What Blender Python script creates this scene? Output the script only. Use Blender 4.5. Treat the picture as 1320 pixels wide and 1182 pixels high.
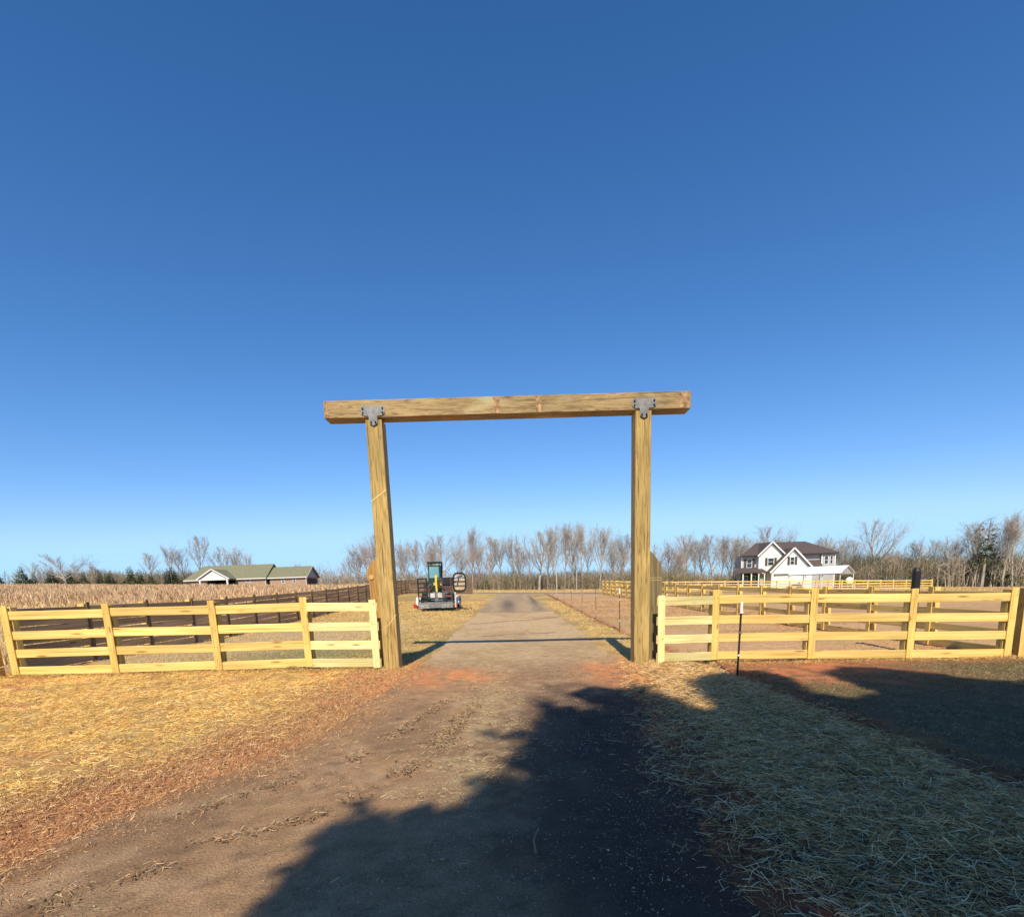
import bpy, math, random
import numpy as np
from mathutils import Vector, Matrix
R = math.radians
random.seed(7); rng = np.random.default_rng(7)
sc = bpy.context.scene
for o in list(bpy.data.objects): bpy.data.objects.remove(o)
col = sc.collection

# ------------------------------------------------------------------ camera, sky, sun, exposure
EYE = 1.65; PITCH = R(9.6); ROLL = R(2.0)
cd = bpy.data.cameras.new("camera"); cam = bpy.data.objects.new("camera", cd); col.objects.link(cam)
fw = Vector((0, math.cos(PITCH), -math.sin(PITCH))); r0 = Vector((1, 0, 0)); u0 = r0.cross(fw)
rr = r0 * math.cos(ROLL) - u0 * math.sin(ROLL); uu = u0 * math.cos(ROLL) + r0 * math.sin(ROLL)
M = Matrix((rr, uu, -fw)).transposed().to_4x4(); M.translation = Vector((0, 0, EYE))
cam.matrix_world = M
cd.sensor_fit = 'HORIZONTAL'; cd.sensor_width = 36; cd.lens = 18.0; cd.shift_y = 277 / 1320
cd.clip_start = .05; cd.clip_end = 5000
sc.camera = cam

SUN_EL = R(43.5); SUN_AZ = R(4.2)          # sun behind the camera, a little to the left
sdir = Vector((-math.sin(SUN_AZ) * math.cos(SUN_EL), -math.cos(SUN_AZ) * math.cos(SUN_EL), math.sin(SUN_EL)))
world = bpy.data.worlds.new("World"); sc.world = world; world.use_nodes = True
wn = world.node_tree; bg = wn.nodes['Background']
sky = wn.nodes.new('ShaderNodeTexSky'); sky.sky_type = 'NISHITA'; sky.sun_disc = False
sky.sun_elevation = SUN_EL; sky.sun_rotation = math.atan2(sdir.x, sdir.y)
sky.altitude = 300; sky.air_density = 1.0; sky.dust_density = .15; sky.ozone_density = 3.0
_sp = wn.nodes.new('ShaderNodeSeparateColor'); _cb = wn.nodes.new('ShaderNodeCombineColor'); wn.links.new(sky.outputs[0], _sp.inputs[0])
for _i, (_a, _g) in enumerate(((1.5, 1.42), (1.26, 1.09), (1.52, 1.01))):          # film response: deeper, more saturated blue
    _m1 = wn.nodes.new('ShaderNodeMath'); _m1.operation = 'MULTIPLY'; _m1.inputs[1].default_value = .1
    _m2 = wn.nodes.new('ShaderNodeMath'); _m2.operation = 'POWER'; _m2.inputs[1].default_value = _g
    _m3 = wn.nodes.new('ShaderNodeMath'); _m3.operation = 'MULTIPLY'; _m3.inputs[1].default_value = 10 * _a
    wn.links.new(_sp.outputs[_i], _m1.inputs[0]); wn.links.new(_m1.outputs[0], _m2.inputs[0]); wn.links.new(_m2.outputs[0], _m3.inputs[0]); 
    _m4 = wn.nodes.new('ShaderNodeMath'); _m4.operation = 'SMOOTH_MIN'; _m4.inputs[1].default_value = (4.7, 8.0, 11.0)[_i]; _m4.inputs[2].default_value = (1.6, 1.8, 1.5)[_i]
    wn.links.new(_m3.outputs[0], _m4.inputs[0]); wn.links.new(_m4.outputs[0], _cb.inputs[_i])
wn.links.new(_cb.outputs[0], bg.inputs[0]); bg.inputs[1].default_value = .086
sl = bpy.data.lights.new("sun", 'SUN'); sun = bpy.data.objects.new("sun", sl); col.objects.link(sun)
sl.energy = 5.0; sl.angle = R(.5); sl.color = (1, .865, .64)
sun.rotation_euler = sdir.to_track_quat('Z', 'Y').to_euler()
sc.view_settings.view_transform = 'Standard'; sc.view_settings.look = 'None'
sc.view_settings.exposure = .24; sc.view_settings.gamma = 1; sc.view_settings.use_curve_mapping = False
sc.cycles.max_bounces = 5; sc.cycles.diffuse_bounces = 4; sc.cycles.transparent_max_bounces = 4

# ------------------------------------------------------------------ numpy value noise
def _h(ix, iy, s):
    n = (ix.astype(np.int64) * 374761393 + iy.astype(np.int64) * 668265263 + s * 1274126177) & 0xffffffff
    n = ((n ^ (n >> 13)) * 1274126177) & 0xffffffff
    return ((n ^ (n >> 16)) & 0xffff) / 65535.0
def vn(x, y, s=0):
    x = np.asarray(x, float); y = np.asarray(y, float)
    ix = np.floor(x); iy = np.floor(y); fx = x - ix; fy = y - iy
    fx = fx * fx * (3 - 2 * fx); fy = fy * fy * (3 - 2 * fy)
    a = _h(ix, iy, s); b = _h(ix + 1, iy, s); c = _h(ix, iy + 1, s); d = _h(ix + 1, iy + 1, s)
    return (a + (b - a) * fx) * (1 - fy) + (c + (d - c) * fx) * fy
def fbm(x, y, s=0, o=4):
    v = 0; a = .5; t = 0
    for i in range(o):
        v = v + a * vn(np.asarray(x) * 2 ** i, np.asarray(y) * 2 ** i, s + i * 7); t += a; a *= .5
    return v / t
def sst(a, b, x):
    t = np.clip((x - a) / (b - a), 0, 1); return t * t * (3 - 2 * t)

# ------------------------------------------------------------------ terrain
YS = [-50, 0, 10, 18, 28, 37, 50, 60, 90, 150, 400, 1200]
CC = [0, 0, .04, .0, .12, .4, .8, .93, 1.0, 1.1, 1.1, 1.1]
SL = [.012, .012, .016, .02, .032, .035, .05, .048, .04, .04, .04, .04]
SR = [.012, .012, .016, .010, .006, .018, .03, .03, .027, .027, .027, .027]
def T(x, y):
    x = np.asarray(x, float); y = np.asarray(y, float)
    ax = np.minimum(np.abs(x), 10.4); bx_ = np.abs(x) - ax; s2 = np.interp(y, [-50, 18, 30, 50, 90, 130], [.012, .018, .026, .027, .036, .039])
    return np.interp(y, YS, CC) + np.where(x < 0, np.interp(y, YS, SL) * ax + s2 * bx_, -x * np.interp(y, YS, SR))
DL = ([-6, 1.0, 2.3, 3.6, 4.6, 6.7, 9, 14, 20, 30, 50, 58], [-6.5, -3.9, -3.4, -3.05, -2.65, -2.2, -2.05, -2.0, -2.05, -1.9, -1.25, -1.5])
DR = ([-6, 1.0, 2.3, 4, 6, 8.4, 11, 17, 22, 33, 50, 58], [1.0, 1.1, 1.18, 1.35, 1.6, 2.0, 2.35, 2.55, 2.6, 2.45, 2.15, 2.8])
def dedge(y): return np.interp(y, *DL), np.interp(y, *DR)
def ddist(x, y):                     # >0 outside the drive
    a, b = dedge(y); w = (fbm(x * 1.3, y * 1.3, 55) - .5) * .5
    return np.maximum(a - x, x - b) + w
def micro(x, y):
    f = np.clip(1.5 - np.abs(y) / 30, .0, 1)
    d = ddist(x, y)
    m = (fbm(x * 1.1, y * 1.1, 3) - .5) * .07 + (fbm(x * 6, y * 6, 9, 3) - .5) * .045
    fur = np.exp(-((x - 3.95 - .25 * (vn(y * .8, y * 0, 4) - .5)) / .16) ** 2) * np.where(y < 60, 1, 0)
    m = m - .06 * fur * (.5 + vn(x * 5, y * 5, 2)) + .035 * np.exp(-((x - 4.25) / .12) ** 2) * vn(x * 7, y * 7, 8) * (y < 60)
    k = sst(-.1, .5, d)
    return m * f * k
def H(x, y): return T(x, y) + micro(x, y)

def mesh_np(name, v, f, mat, colors=None, smooth=False):
    me = bpy.data.meshes.new(name); v = np.asarray(v, np.float32).reshape(-1, 3); f = np.asarray(f, np.int32); k = f.shape[1]
    me.vertices.add(len(v)); me.vertices.foreach_set('co', v.ravel())
    me.loops.add(f.size); me.loops.foreach_set('vertex_index', f.ravel())
    me.polygons.add(len(f)); me.polygons.foreach_set('loop_start', np.arange(0, f.size, k, dtype=np.int32))
    me.update(calc_edges=True)
    if smooth: me.polygons.foreach_set('use_smooth', np.ones(len(f), bool))
    if colors is not None:
        a = me.color_attributes.new('col', 'FLOAT_COLOR', 'POINT')
        c = np.ones((len(v), 4), np.float32); c[:, :3] = colors; a.data.foreach_set('color', c.ravel())
    me.materials.append(mat); return me
def link(name, me, parent=None, loc=None, rot=None, scale=None):
    o = bpy.data.objects.new(name, me); col.objects.link(o)
    if parent: o.parent = parent
    if loc is not None: o.location = loc
    if rot is not None: o.rotation_euler = rot
    if scale is not None: o.scale = scale
    return o
def tag(o, label=None, cat=None, group=None, kind=None):
    if label: o['label'] = label
    if cat: o['category'] = cat
    if group: o['group'] = group
    if kind: o['kind'] = kind
    return o
def thing(name, loc, label, cat, group=None, rz=0):
    o = bpy.data.objects.new(name, None); col.objects.link(o); o.location = loc; o.rotation_euler = (0, 0, rz)
    o.empty_display_size = .2
    return tag(o, label, cat, group)

# ------------------------------------------------------------------ materials
def nmat(name):
    m = bpy.data.materials.new(name); m.use_nodes = True; nt = m.node_tree
    return m, nt, nt.nodes['Principled BSDF'], nt.nodes.new, nt.links.new
def plain(name, c, rough=.6, metal=0, var=.18, scale=6, bump=.0, dirt=None, spec=.4):
    m, nt, b, N, L = nmat(name)
    tc = N('ShaderNodeTexCoord'); n = N('ShaderNodeTexNoise'); n.inputs['Scale'].default_value = scale; n.inputs['Detail'].default_value = 6
    L(tc.outputs['Object'], n.inputs['Vector'])
    r = N('ShaderNodeValToRGB'); e = r.color_ramp.elements
    d = dirt or tuple(k * (1 - var * 1.6) for k in c)
    e[0].position = .3; e[0].color = (*d, 1); e[1].position = .7; e[1].color = (*[min(1, k * (1 + var * .5)) for k in c], 1)
    L(n.outputs['Fac'], r.inputs[0]); L(r.outputs[0], b.inputs['Base Color'])
    b.inputs['Roughness'].default_value = rough; b.inputs['Metallic'].default_value = metal; b.inputs['Specular IOR Level'].default_value = spec
    if bump:
        bp = N('ShaderNodeBump'); bp.inputs['Strength'].default_value = bump; bp.inputs['Distance'].default_value = .01
        L(n.outputs['Fac'], bp.inputs['Height']); L(bp.outputs[0], b.inputs['Normal'])
    return m
def attr_mat(name, rough=.9, fine=60, amt=.35, bump=.4, bd=.01, fine2=9, amt2=.15, trans=0):
    m, nt, b, N, L = nmat(name)
    a = N('ShaderNodeAttribute'); a.attribute_name = 'col'
    tc = N('ShaderNodeTexCoord'); n = N('ShaderNodeTexNoise'); n.inputs['Scale'].default_value = fine; n.inputs['Detail'].default_value = 5; n.inputs['Roughness'].default_value = .65
    L(tc.outputs['Object'], n.inputs['Vector'])
    n2 = N('ShaderNodeTexNoise'); n2.inputs['Scale'].default_value = fine2; n2.inputs['Detail'].default_value = 6
    L(tc.outputs['Object'], n2.inputs['Vector'])
    mr = N('ShaderNodeMapRange'); mr.inputs[1].default_value = .3; mr.inputs[2].default_value = .7; mr.inputs[3].default_value = 1 - amt; mr.inputs[4].default_value = 1 + amt
    L(n.outputs['Fac'], mr.inputs[0])
    mr2 = N('ShaderNodeMapRange'); mr2.inputs[1].default_value = .3; mr2.inputs[2].default_value = .7; mr2.inputs[3].default_value = 1 - amt2; mr2.inputs[4].default_value = 1 + amt2
    L(n2.outputs['Fac'], mr2.inputs[0])
    mu = N('ShaderNodeMath'); mu.operation = 'MULTIPLY'; L(mr.outputs[0], mu.inputs[0]); L(mr2.outputs[0], mu.inputs[1])
    vm = N('ShaderNodeVectorMath'); vm.operation = 'SCALE'; L(a.outputs['Color'], vm.inputs[0]); L(mu.outputs[0], vm.inputs['Scale'])
    L(vm.outputs[0], b.inputs['Base Color']); b.inputs['Roughness'].default_value = rough; b.inputs['Specular IOR Level'].default_value = .2
    if bump:
        bp = N('ShaderNodeBump'); bp.inputs['Strength'].default_value = bump; bp.inputs['Distance'].default_value = bd
        L(n.outputs['Fac'], bp.inputs['Height']); L(bp.outputs[0], b.inputs['Normal'])
    return m
def strand_mat(name, rough=.5, spec=.4):
    m, nt, b, N, L = nmat(name); a = N('ShaderNodeAttribute'); a.attribute_name = 'col'
    L(a.outputs['Color'], b.inputs['Base Color']); b.inputs['Roughness'].default_value = rough; b.inputs['Specular IOR Level'].default_value = spec
    return m
def wood(name, c1, c2, dark, axis='x', knot=.75, grain=1.0, rough=.7, al=1.4, patch=None):
    """sawn timber: long grain, pale and dark bands, knots; coordinates shifted per piece"""
    m, nt, b, N, L = nmat(name)
    tc = N('ShaderNodeTexCoord'); oi = N('ShaderNodeObjectInfo')
    sc_ = N('ShaderNodeVectorMath'); sc_.operation = 'SCALE'; sc_.inputs[0].default_value = (37, 53, 29); L(oi.outputs['Random'], sc_.inputs['Scale'])
    ad = N('ShaderNodeVectorMath'); ad.operation = 'ADD'; L(tc.outputs['Object'], ad.inputs[0]); L(sc_.outputs[0], ad.inputs[1])
    def mp(s):
        q = N('ShaderNodeMapping'); q.inputs['Scale'].default_value = s if axis == 'x' else (s[1], s[2], s[0]); L(ad.outputs[0], q.inputs['Vector']); return q
    a = mp((al, 34, 34)); n = N('ShaderNodeTexNoise'); n.inputs['Scale'].default_value = 1; n.inputs['Detail'].default_value = 7; n.inputs['Distortion'].default_value = .6; n.inputs['Roughness'].default_value = .6
    L(a.outputs[0], n.inputs['Vector'])
    r = N('ShaderNodeValToRGB'); e = r.color_ramp.elements; e[0].position = .36; e[0].color = (*c2, 1); e[1].position = .62; e[1].color = (*c1, 1)
    x = e.new(.46); x.color = tuple([*(np.array(c1) * .55 + np.array(c2) * .45), 1])
    L(n.outputs['Fac'], r.inputs[0])
    big = N('ShaderNodeTexNoise'); big.inputs['Scale'].default_value = 1; big.inputs['Detail'].default_value = 4; q = mp((1.1, 3, 3)); L(q.outputs[0], big.inputs['Vector'])
    mr = N('ShaderNodeMapRange'); mr.inputs[1].default_value = .3; mr.inputs[2].default_value = .7; mr.inputs[3].default_value = .8; mr.inputs[4].default_value = 1.12; L(big.outputs['Fac'], mr.inputs[0])
    pr = N('ShaderNodeMapRange'); pr.inputs[3].default_value = .78; pr.inputs[4].default_value = 1.12; L(oi.outputs['Random'], pr.inputs[0])
    mm = N('ShaderNodeMath'); mm.operation = 'MULTIPLY'; L(mr.outputs[0], mm.inputs[0]); L(pr.outputs[0], mm.inputs[1])
    sv = N('ShaderNodeVectorMath'); sv.operation = 'SCALE'; L(r.outputs[0], sv.inputs[0]); L(mm.outputs[0], sv.inputs['Scale'])
    # knots
    k = mp((2.3, 7, 7)); vo = N('ShaderNodeTexVoronoi'); vo.inputs['Scale'].default_value = 1; L(k.outputs[0], vo.inputs['Vector'])
    kr = N('ShaderNodeMapRange'); kr.inputs[1].default_value = .07; kr.inputs[2].default_value = .19; kr.inputs[3].default_value = knot; kr.inputs[4].default_value = 0; L(vo.outputs['Distance'], kr.inputs[0])
    mx = N('ShaderNodeMix'); mx.data_type = 'RGBA'; L(kr.outputs[0], mx.inputs[0]); L(sv.outputs[0], mx.inputs[6]); mx.inputs[7].default_value = (*dark, 1)
    out = mx.outputs[2]
    # dark checks (thin cracks along the grain)
    cq = mp((.9, 60, 60)); cn = N('ShaderNodeTexNoise'); cn.inputs['Scale'].default_value = 1; cn.inputs['Detail'].default_value = 2; L(cq.outputs[0], cn.inputs['Vector'])
    cr = N('ShaderNodeMapRange'); cr.inputs[1].default_value = .60; cr.inputs[2].default_value = .67; cr.inputs[3].default_value = 0; cr.inputs[4].default_value = .5 * grain; L(cn.outputs['Fac'], cr.inputs[0])
    m2 = N('ShaderNodeMix'); m2.data_type = 'RGBA'; L(cr.outputs[0], m2.inputs[0]); L(out, m2.inputs[6]); m2.inputs[7].default_value = (*dark, 1); out = m2.outputs[2]
    if patch:
        pq = mp((.8, 2.2, 2.2)); pn = N('ShaderNodeTexNoise'); pn.inputs['Scale'].default_value = 1.3; pn.inputs['Detail'].default_value = 5; L(pq.outputs[0], pn.inputs['Vector'])
        pm = N('ShaderNodeMapRange'); pm.inputs[1].default_value = .52; pm.inputs[2].default_value = .68; pm.inputs[3].default_value = 0; pm.inputs[4].default_value = .75; L(pn.outputs['Fac'], pm.inputs[0])
        m3 = N('ShaderNodeMix'); m3.data_type = 'RGBA'; L(pm.outputs[0], m3.inputs[0]); L(out, m3.inputs[6]); m3.inputs[7].default_value = (*patch, 1); out = m3.outputs[2]
    L(out, b.inputs['Base Color']); b.inputs['Roughness'].default_value = rough; b.inputs['Specular IOR Level'].default_value = .25
    bp = N('ShaderNodeBump'); bp.inputs['Strength'].default_value = .35 * grain; bp.inputs['Distance'].default_value = .006; L(n.outputs['Fac'], bp.inputs['Height']); L(bp.outputs[0], b.inputs['Normal'])
    return m
WB = wood('fence_board_wood', (.88, .66, .24), (.70, .44, .12), (.22, .10, .03))
WP = wood('fence_post_wood', (.86, .62, .20), (.64, .40, .10), (.22, .10, .03), 'z')
PB = wood('pale_board_wood', (.82, .74, .38), (.68, .56, .22), (.25, .15, .06))
PP = wood('pale_stile_wood', (.82, .74, .38), (.68, .56, .22), (.25, .15, .06), 'z')
AP = wood('arch_post_wood', (.52, .38, .145), (.30, .195, .065), (.12, .07, .03), 'z', .5, 1.8, al=2.6)
AB = wood('arch_beam_wood', (.50, .36, .18), (.24, .165, .075), (.08, .05, .025), 'x', .5, 1.8, al=4.0, patch=(.46, .42, .24))
AO = wood('brown_slab_wood', (.52, .30, .10), (.33, .18, .055), (.12, .06, .02), 'z', .5, 1.2)
WD = wood('brown_stained_board', (.66, .42, .22), (.42, .26, .13), (.06, .04, .02))
WDP = wood('brown_stained_post', (.24, .15, .09), (.14, .09, .05), (.04, .03, .02), 'z')
WX = wood('darkened_brown_board', (.16, .12, .085), (.10, .07, .05), (.04, .03, .02))  # darker copy of the brown boards, keeps the sunlit run dark
WA = wood('shaded_yellow_board', (.50, .30, .10), (.34, .19, .06), (.12, .06, .02))  # yellow fence wood with its shade put into the colour
AG = wood('grey_slab_wood', (.30, .24, .13), (.17, .13, .065), (.07, .05, .03), 'z', .3, 1.4, patch=(.24, .12, .06))
END = plain('end_grain', (.45, .20, .08), .8, 0, .4, 30, .3)
PATCH = plain('orange_sap_band', (.46, .29, .15), .8, 0, .5, 14, .1)
STEEL = plain('grey_steel_plate', (.24, .245, .26), .5, .3, .25, 9)
BOLT = plain('black_bolt', (.02, .02, .022), .45, .5)
BLACK = plain('black_paint', (.018, .018, .02), .5, 0, .3)
RUB = plain('black_rubber', (.02, .02, .02), .8)
WHITE = plain('white_paint', (.8, .8, .78), .5, 0, .06)
GREEN_ST = plain('dark_stake_steel', (.035, .03, .025), .6, .4)
GROUND = attr_mat('bare_ground_soil', .95, 45, .32, .7, .02, 7, .14)
ROADM = attr_mat('worn_drive_surface', .95, 70, .34, .9, .02, 6, .18)
STRAW = strand_mat('dry_straw'); GRASSM = strand_mat('dry_grass', .6, .35)
BARK = plain('grey_bark', (.42, .37, .32), .9, 0, .35, 1.2)
TWIG = plain('mauve_grey_twigs', (.43, .375, .33), .9, 0, .25, .5)
TWIGR = plain('reddish_twigs', (.34, .245, .21), .9, 0, .25, .5)
NEED = plain('dark_needles', (.035, .055, .022), .8, 0, .5, 3)
NEED2 = plain('olive_needles', (.10, .115, .045), .8, 0, .5, 2)
BRUSHM = strand_mat('brush_stems', .85, .2)

# ------------------------------------------------------------------ ground
def geo(a, b, d0, g):
    v = [a]; d = d0
    while v[-1] < b: v.append(v[-1] + d); d *= g
    return v
gx = np.array(sorted([-t for t in geo(9.5, 900, .09, 1.09)]) + list(np.arange(-9.45, 9.5, .055)) + geo(9.5, 900, .09, 1.09))
gy = np.array(sorted([-t for t in geo(0, 30, .3, 1.3)]) + list(np.arange(.3, 2.2, .12)) + list(np.arange(2.2, 13, .055)) + geo(13, 1600, .09, 1.045))
X, Y = np.meshgrid(gx, gy)
D = ddist(X, Y)
Z = H(X, Y) - .035 * (1 - sst(-.25, .02, D)) * (Y < 58)
def lerp(a, b, t): return a + (np.array(b) - a) * t[..., None]
def ground_color(X, Y):
    n1 = fbm(X * .35, Y * .35, 11); n2 = fbm(X * 1.2, Y * 1.2, 12); n3 = fbm(X * 4, Y * 4, 13); D = ddist(X, Y)
    C = np.zeros(X.shape + (3,)) + np.array((.40, .27, .11))                  # straw litter on soil
    C = lerp(C, (.50, .36, .15), sst(.45, .65, n3))
    clay = sst(.52, .64, n2 * .6 + n1 * .4)
    C = lerp(C, (.50, .20, .085), clay * .85)
    # reddish brown shoulder along the drive on the left
    sh = sst(1.5, .2, D) * (X < 0) * (Y < 9.5)
    C = lerp(C, (.42, .20, .095), sh * (.45 + .5 * sst(.38, .6, n2)))
    # right: lawn beyond the furrow
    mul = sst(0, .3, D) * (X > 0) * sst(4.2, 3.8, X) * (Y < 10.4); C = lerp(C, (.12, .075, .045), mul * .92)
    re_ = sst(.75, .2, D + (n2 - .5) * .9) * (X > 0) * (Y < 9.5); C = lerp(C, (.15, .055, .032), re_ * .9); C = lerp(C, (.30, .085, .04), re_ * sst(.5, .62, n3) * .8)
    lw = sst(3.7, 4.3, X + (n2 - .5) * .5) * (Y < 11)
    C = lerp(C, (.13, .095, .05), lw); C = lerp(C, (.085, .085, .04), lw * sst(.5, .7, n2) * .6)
    red = np.exp(-((X - 5.3) / 1.9) ** 2) * sst(7.2, 8.8, Y + (n2 - .5)) * (Y < 11.5)
    C = lerp(C, (.45, .17, .08), np.clip(red * 1.3, 0, 1) * (.4 + .6 * sst(.35, .6, n3)))
    # orange clay where the gate has been dug, both sides of the drive
    for cx, cy, rx, ry in ((-1.9, 9.2, 1.3, 1.5), (2.6, 9.6, .9, 2.2), (-2.4, 12, 1.0, 1.6), (2.4, 12.8, 1.2, 1.8)):
        g = np.exp(-((X - cx) / rx) ** 2 - ((Y - cy) / ry) ** 2)
        C = lerp(C, (.62, .235, .085), np.clip(g * 1.4, 0, 1) * sst(.30, .5, n3 * .5 + n2 * .5))
    fence = np.exp(-((Y - 10.3 + .2 * n2) / .35) ** 2) * (np.abs(X) > 3) * (X > 0)
    C = lerp(C, (.42, .16, .08), fence * .7)
    # beyond the gate: golden verge, red-brown paddock on the right
    far = sst(10.6, 12, Y)
    verge = np.zeros(C.shape) + np.array((.50, .35, .14)); verge = lerp(verge, (.40, .25, .10), sst(.4, .65, n2)); verge = lerp(verge, (.33, .24, .095), sst(.45, .7, n1))
    C = C + (verge - C) * (far * .92)[..., None]
    lp = far * sst(-3.6, -5.0, X + (n1 - .5) * 2) * sst(26, 18, Y)
    C = lerp(C, (.46, .34, .21), lp * .85); C = lerp(C, (.17, .17, .07), far * np.exp(-((X + 5.0) / 2.2) ** 2 - ((Y - 13) / 1.6) ** 2) * .75)
    pad = far * sst(3.9, 4.1, X) * sst(72, 60, Y)
    pc = np.zeros(C.shape) + np.array((.50, .32, .17)); pc = lerp(pc, (.42, .255, .13), sst(.4, .65, fbm(X * .25, Y * 1.1, 21))); pc = lerp(pc, (.38, .27, .12), sst(.55, .75, n1) * .6)
    C = C + (pc - C) * pad[..., None]
    fu = np.exp(-((X - 3.95 - .2 * (n3 - .5)) / np.where(Y > 12, .16, .26)) ** 2) * (Y < 58)
    C = lerp(C, (.26, .075, .035), fu * .9)
    # clay heaps under the side fences
    sf = np.exp(-((np.abs(X) - 10.35) / .5) ** 2) * (Y > 10.5) * (Y < 54)
    C = lerp(C, (.48, .22, .11), sf * sst(.4, .6, n2) * .8)
    # far field
    ff = sst(60, 75, Y)
    C = lerp(C, (.48, .34, .15), ff * .8)
    lf = sst(-10.6, -11.2, X) * far
    C = lerp(C, (.42, .27, .13), lf)
    return C
Cg = ground_color(X, Y)
ny, nx = X.shape
idx = np.arange(nx * ny).reshape(ny, nx)
F = np.stack([idx[:-1, :-1], idx[:-1, 1:], idx[1:, 1:], idx[1:, :-1]], -1).reshape(-1, 4)
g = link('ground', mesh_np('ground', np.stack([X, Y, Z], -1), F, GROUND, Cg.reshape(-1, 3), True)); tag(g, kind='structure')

# the drive: one sheet draped over the ground, its ragged edges dipping into the soil
ty = np.array(list(np.arange(-8, 2, .25)) + list(np.arange(2, 14, .05)) + geo(14, 57.5, .07, 1.015))
tu = np.linspace(-.16, 1.16, 110)
U, Yd = np.meshgrid(tu, ty); a, b = dedge(Yd); Xd = a + (b - a) * U
Dd = ddist(Xd, Yd)
ru = lambda c, w: np.exp(-((Xd - c) / w) ** 2)
near = sst(14, 7, Yd)
Zd = T(Xd, Yd) + .006 - .09 * sst(-.12, .25, Dd) + near * ((fbm(Xd * 2.2, Yd * 1.0, 31) - .5) * .05 + (fbm(Xd * 9, Yd * 9, 33, 3) - .5) * .018 - .012 * ru(-1.1 + .0 * Xd, .3) - .012 * ru(.9, .3)) * sst(.1, -.5, Dd)
n1 = fbm(Xd * .8, Yd * .5, 41); n2 = fbm(Xd * 3, Yd * 3, 42); n3 = fbm(Xd * 9, Yd * 9, 43)
Cd = np.zeros(Xd.shape + (3,)) + np.array((.36, .225, .125))
Cd = lerp(Cd, (.28, .175, .10), sst(.4, .65, n1)); Cd = lerp(Cd, (.42, .28, .165), sst(.5, .7, n2) * .7); Cd = lerp(Cd, (.19, .12, .075), sst(.6, .75, n3) * .6)
Cd = lerp(Cd, (.070, .050, .040), sst(-.5, .9, Xd + (n1 - .5) * 1.2) * sst(9, 6.5, Yd + (n2 - .5) * 2) * .95)  # dark millings on the right, darkened further to deepen the tree shade
ctr = np.exp(-((Xd + .35 + (n1 - .5) * .5) / .42) ** 2) * sst(3, 4.2, Yd) * sst(11.5, 10, Yd)
Cd = lerp(Cd, (.42, .31, .17), ctr * sst(.42, .6, n3) * .9)
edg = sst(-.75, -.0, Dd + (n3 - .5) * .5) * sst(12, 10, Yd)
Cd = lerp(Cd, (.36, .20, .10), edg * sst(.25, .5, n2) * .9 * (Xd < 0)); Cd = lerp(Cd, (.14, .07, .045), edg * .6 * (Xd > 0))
cl = (np.exp(-((Xd + 1.2) / .9) ** 2 - ((Yd - 9.3) / 1.0) ** 2) + np.exp(-((Xd - 1.9) / .55) ** 2 - ((Yd - 9.8) / 1.8) ** 2)) * sst(.34, .52, n2 * .6 + n3 * .4)
Cd = lerp(Cd, (.60, .25, .10), np.clip(cl * 1.3, 0, 1))
tan = sst(9.0, 12.5, Yd + (n1 - .5) * 3)
tc_ = np.zeros(Cd.shape) + np.array((.50, .355, .20)); tc_ = lerp(tc_, (.42, .29, .155), sst(.42, .65, n1)); tc_ = lerp(tc_, (.54, .40, .25), sst(.5, .7, n2) * .5)
Cd = Cd + (tc_ - Cd) * tan[..., None]
dk = (Yd > 30.2) * 1.0
d2 = np.zeros(Cd.shape) + np.array((.33, .245, .155)); d2 = lerp(d2, (.40, .29, .18), sst(.45, .6, fbm(Xd * 1.2, Yd * .25, 48))); 
d2 = lerp(d2, (.13, .105, .085), np.exp(-((Xd + .1) / .55) ** 2 - ((Yd - 37) / 6) ** 2) * .9)
d2 = lerp(d2, (.13, .105, .085), np.exp(-((Xd - 1.9) / .25) ** 2 - ((Yd - 42) / 9) ** 2) * .8)
Cd = Cd + (d2 - Cd) * dk[..., None]
for (x0, y0, x1, y1, w) in ((-1.8, 22.6, 2.4, 25.6, .16), (-1.0, 17.6, 1.6, 18.4, .12), (-1.9, 30.1, 2.5, 30.1, .12)):      # painted shadow of the utility line first, then a crack and a joint
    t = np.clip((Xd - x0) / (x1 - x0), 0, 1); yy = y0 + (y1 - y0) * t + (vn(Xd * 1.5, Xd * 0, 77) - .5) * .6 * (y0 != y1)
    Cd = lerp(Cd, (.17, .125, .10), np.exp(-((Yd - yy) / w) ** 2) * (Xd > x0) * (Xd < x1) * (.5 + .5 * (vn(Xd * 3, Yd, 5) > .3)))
ny, nx = Xd.shape; idx = np.arange(nx * ny).reshape(ny, nx)
F = np.stack([idx[:-1, :-1], idx[:-1, 1:], idx[1:, 1:], idx[1:, :-1]], -1).reshape(-1, 4)
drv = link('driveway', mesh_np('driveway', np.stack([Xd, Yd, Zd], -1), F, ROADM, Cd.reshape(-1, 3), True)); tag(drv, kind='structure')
# cross lane at the top of the rise
lx = np.arange(-3.5, 46, .5); lu = np.linspace(0, 1, 7); Lx, Lu = np.meshgrid(lx, lu)
Ly = 57.3 + 3.2 * Lu + .02 * np.maximum(Lx - 4, 0) ** 1.3 - np.exp(-((Lx + 3.5) / 1.2) ** 2) * Lu * 1.5; Lz = T(Lx, Ly) + .02 - .05 * ((Lu < .05) | (Lu > .95))
ny, nx = Lx.shape; idx = np.arange(nx * ny).reshape(ny, nx)
F = np.stack([idx[:-1, :-1], idx[:-1, 1:], idx[1:, 1:], idx[1:, :-1]], -1).reshape(-1, 4)
tag(link('farm_lane', mesh_np('farm_lane', np.stack([Lx, Ly, Lz], -1), F, ROADM, np.zeros((nx * ny, 3)) + np.array((.17, .14, .12)), True)), kind='structure')

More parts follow.
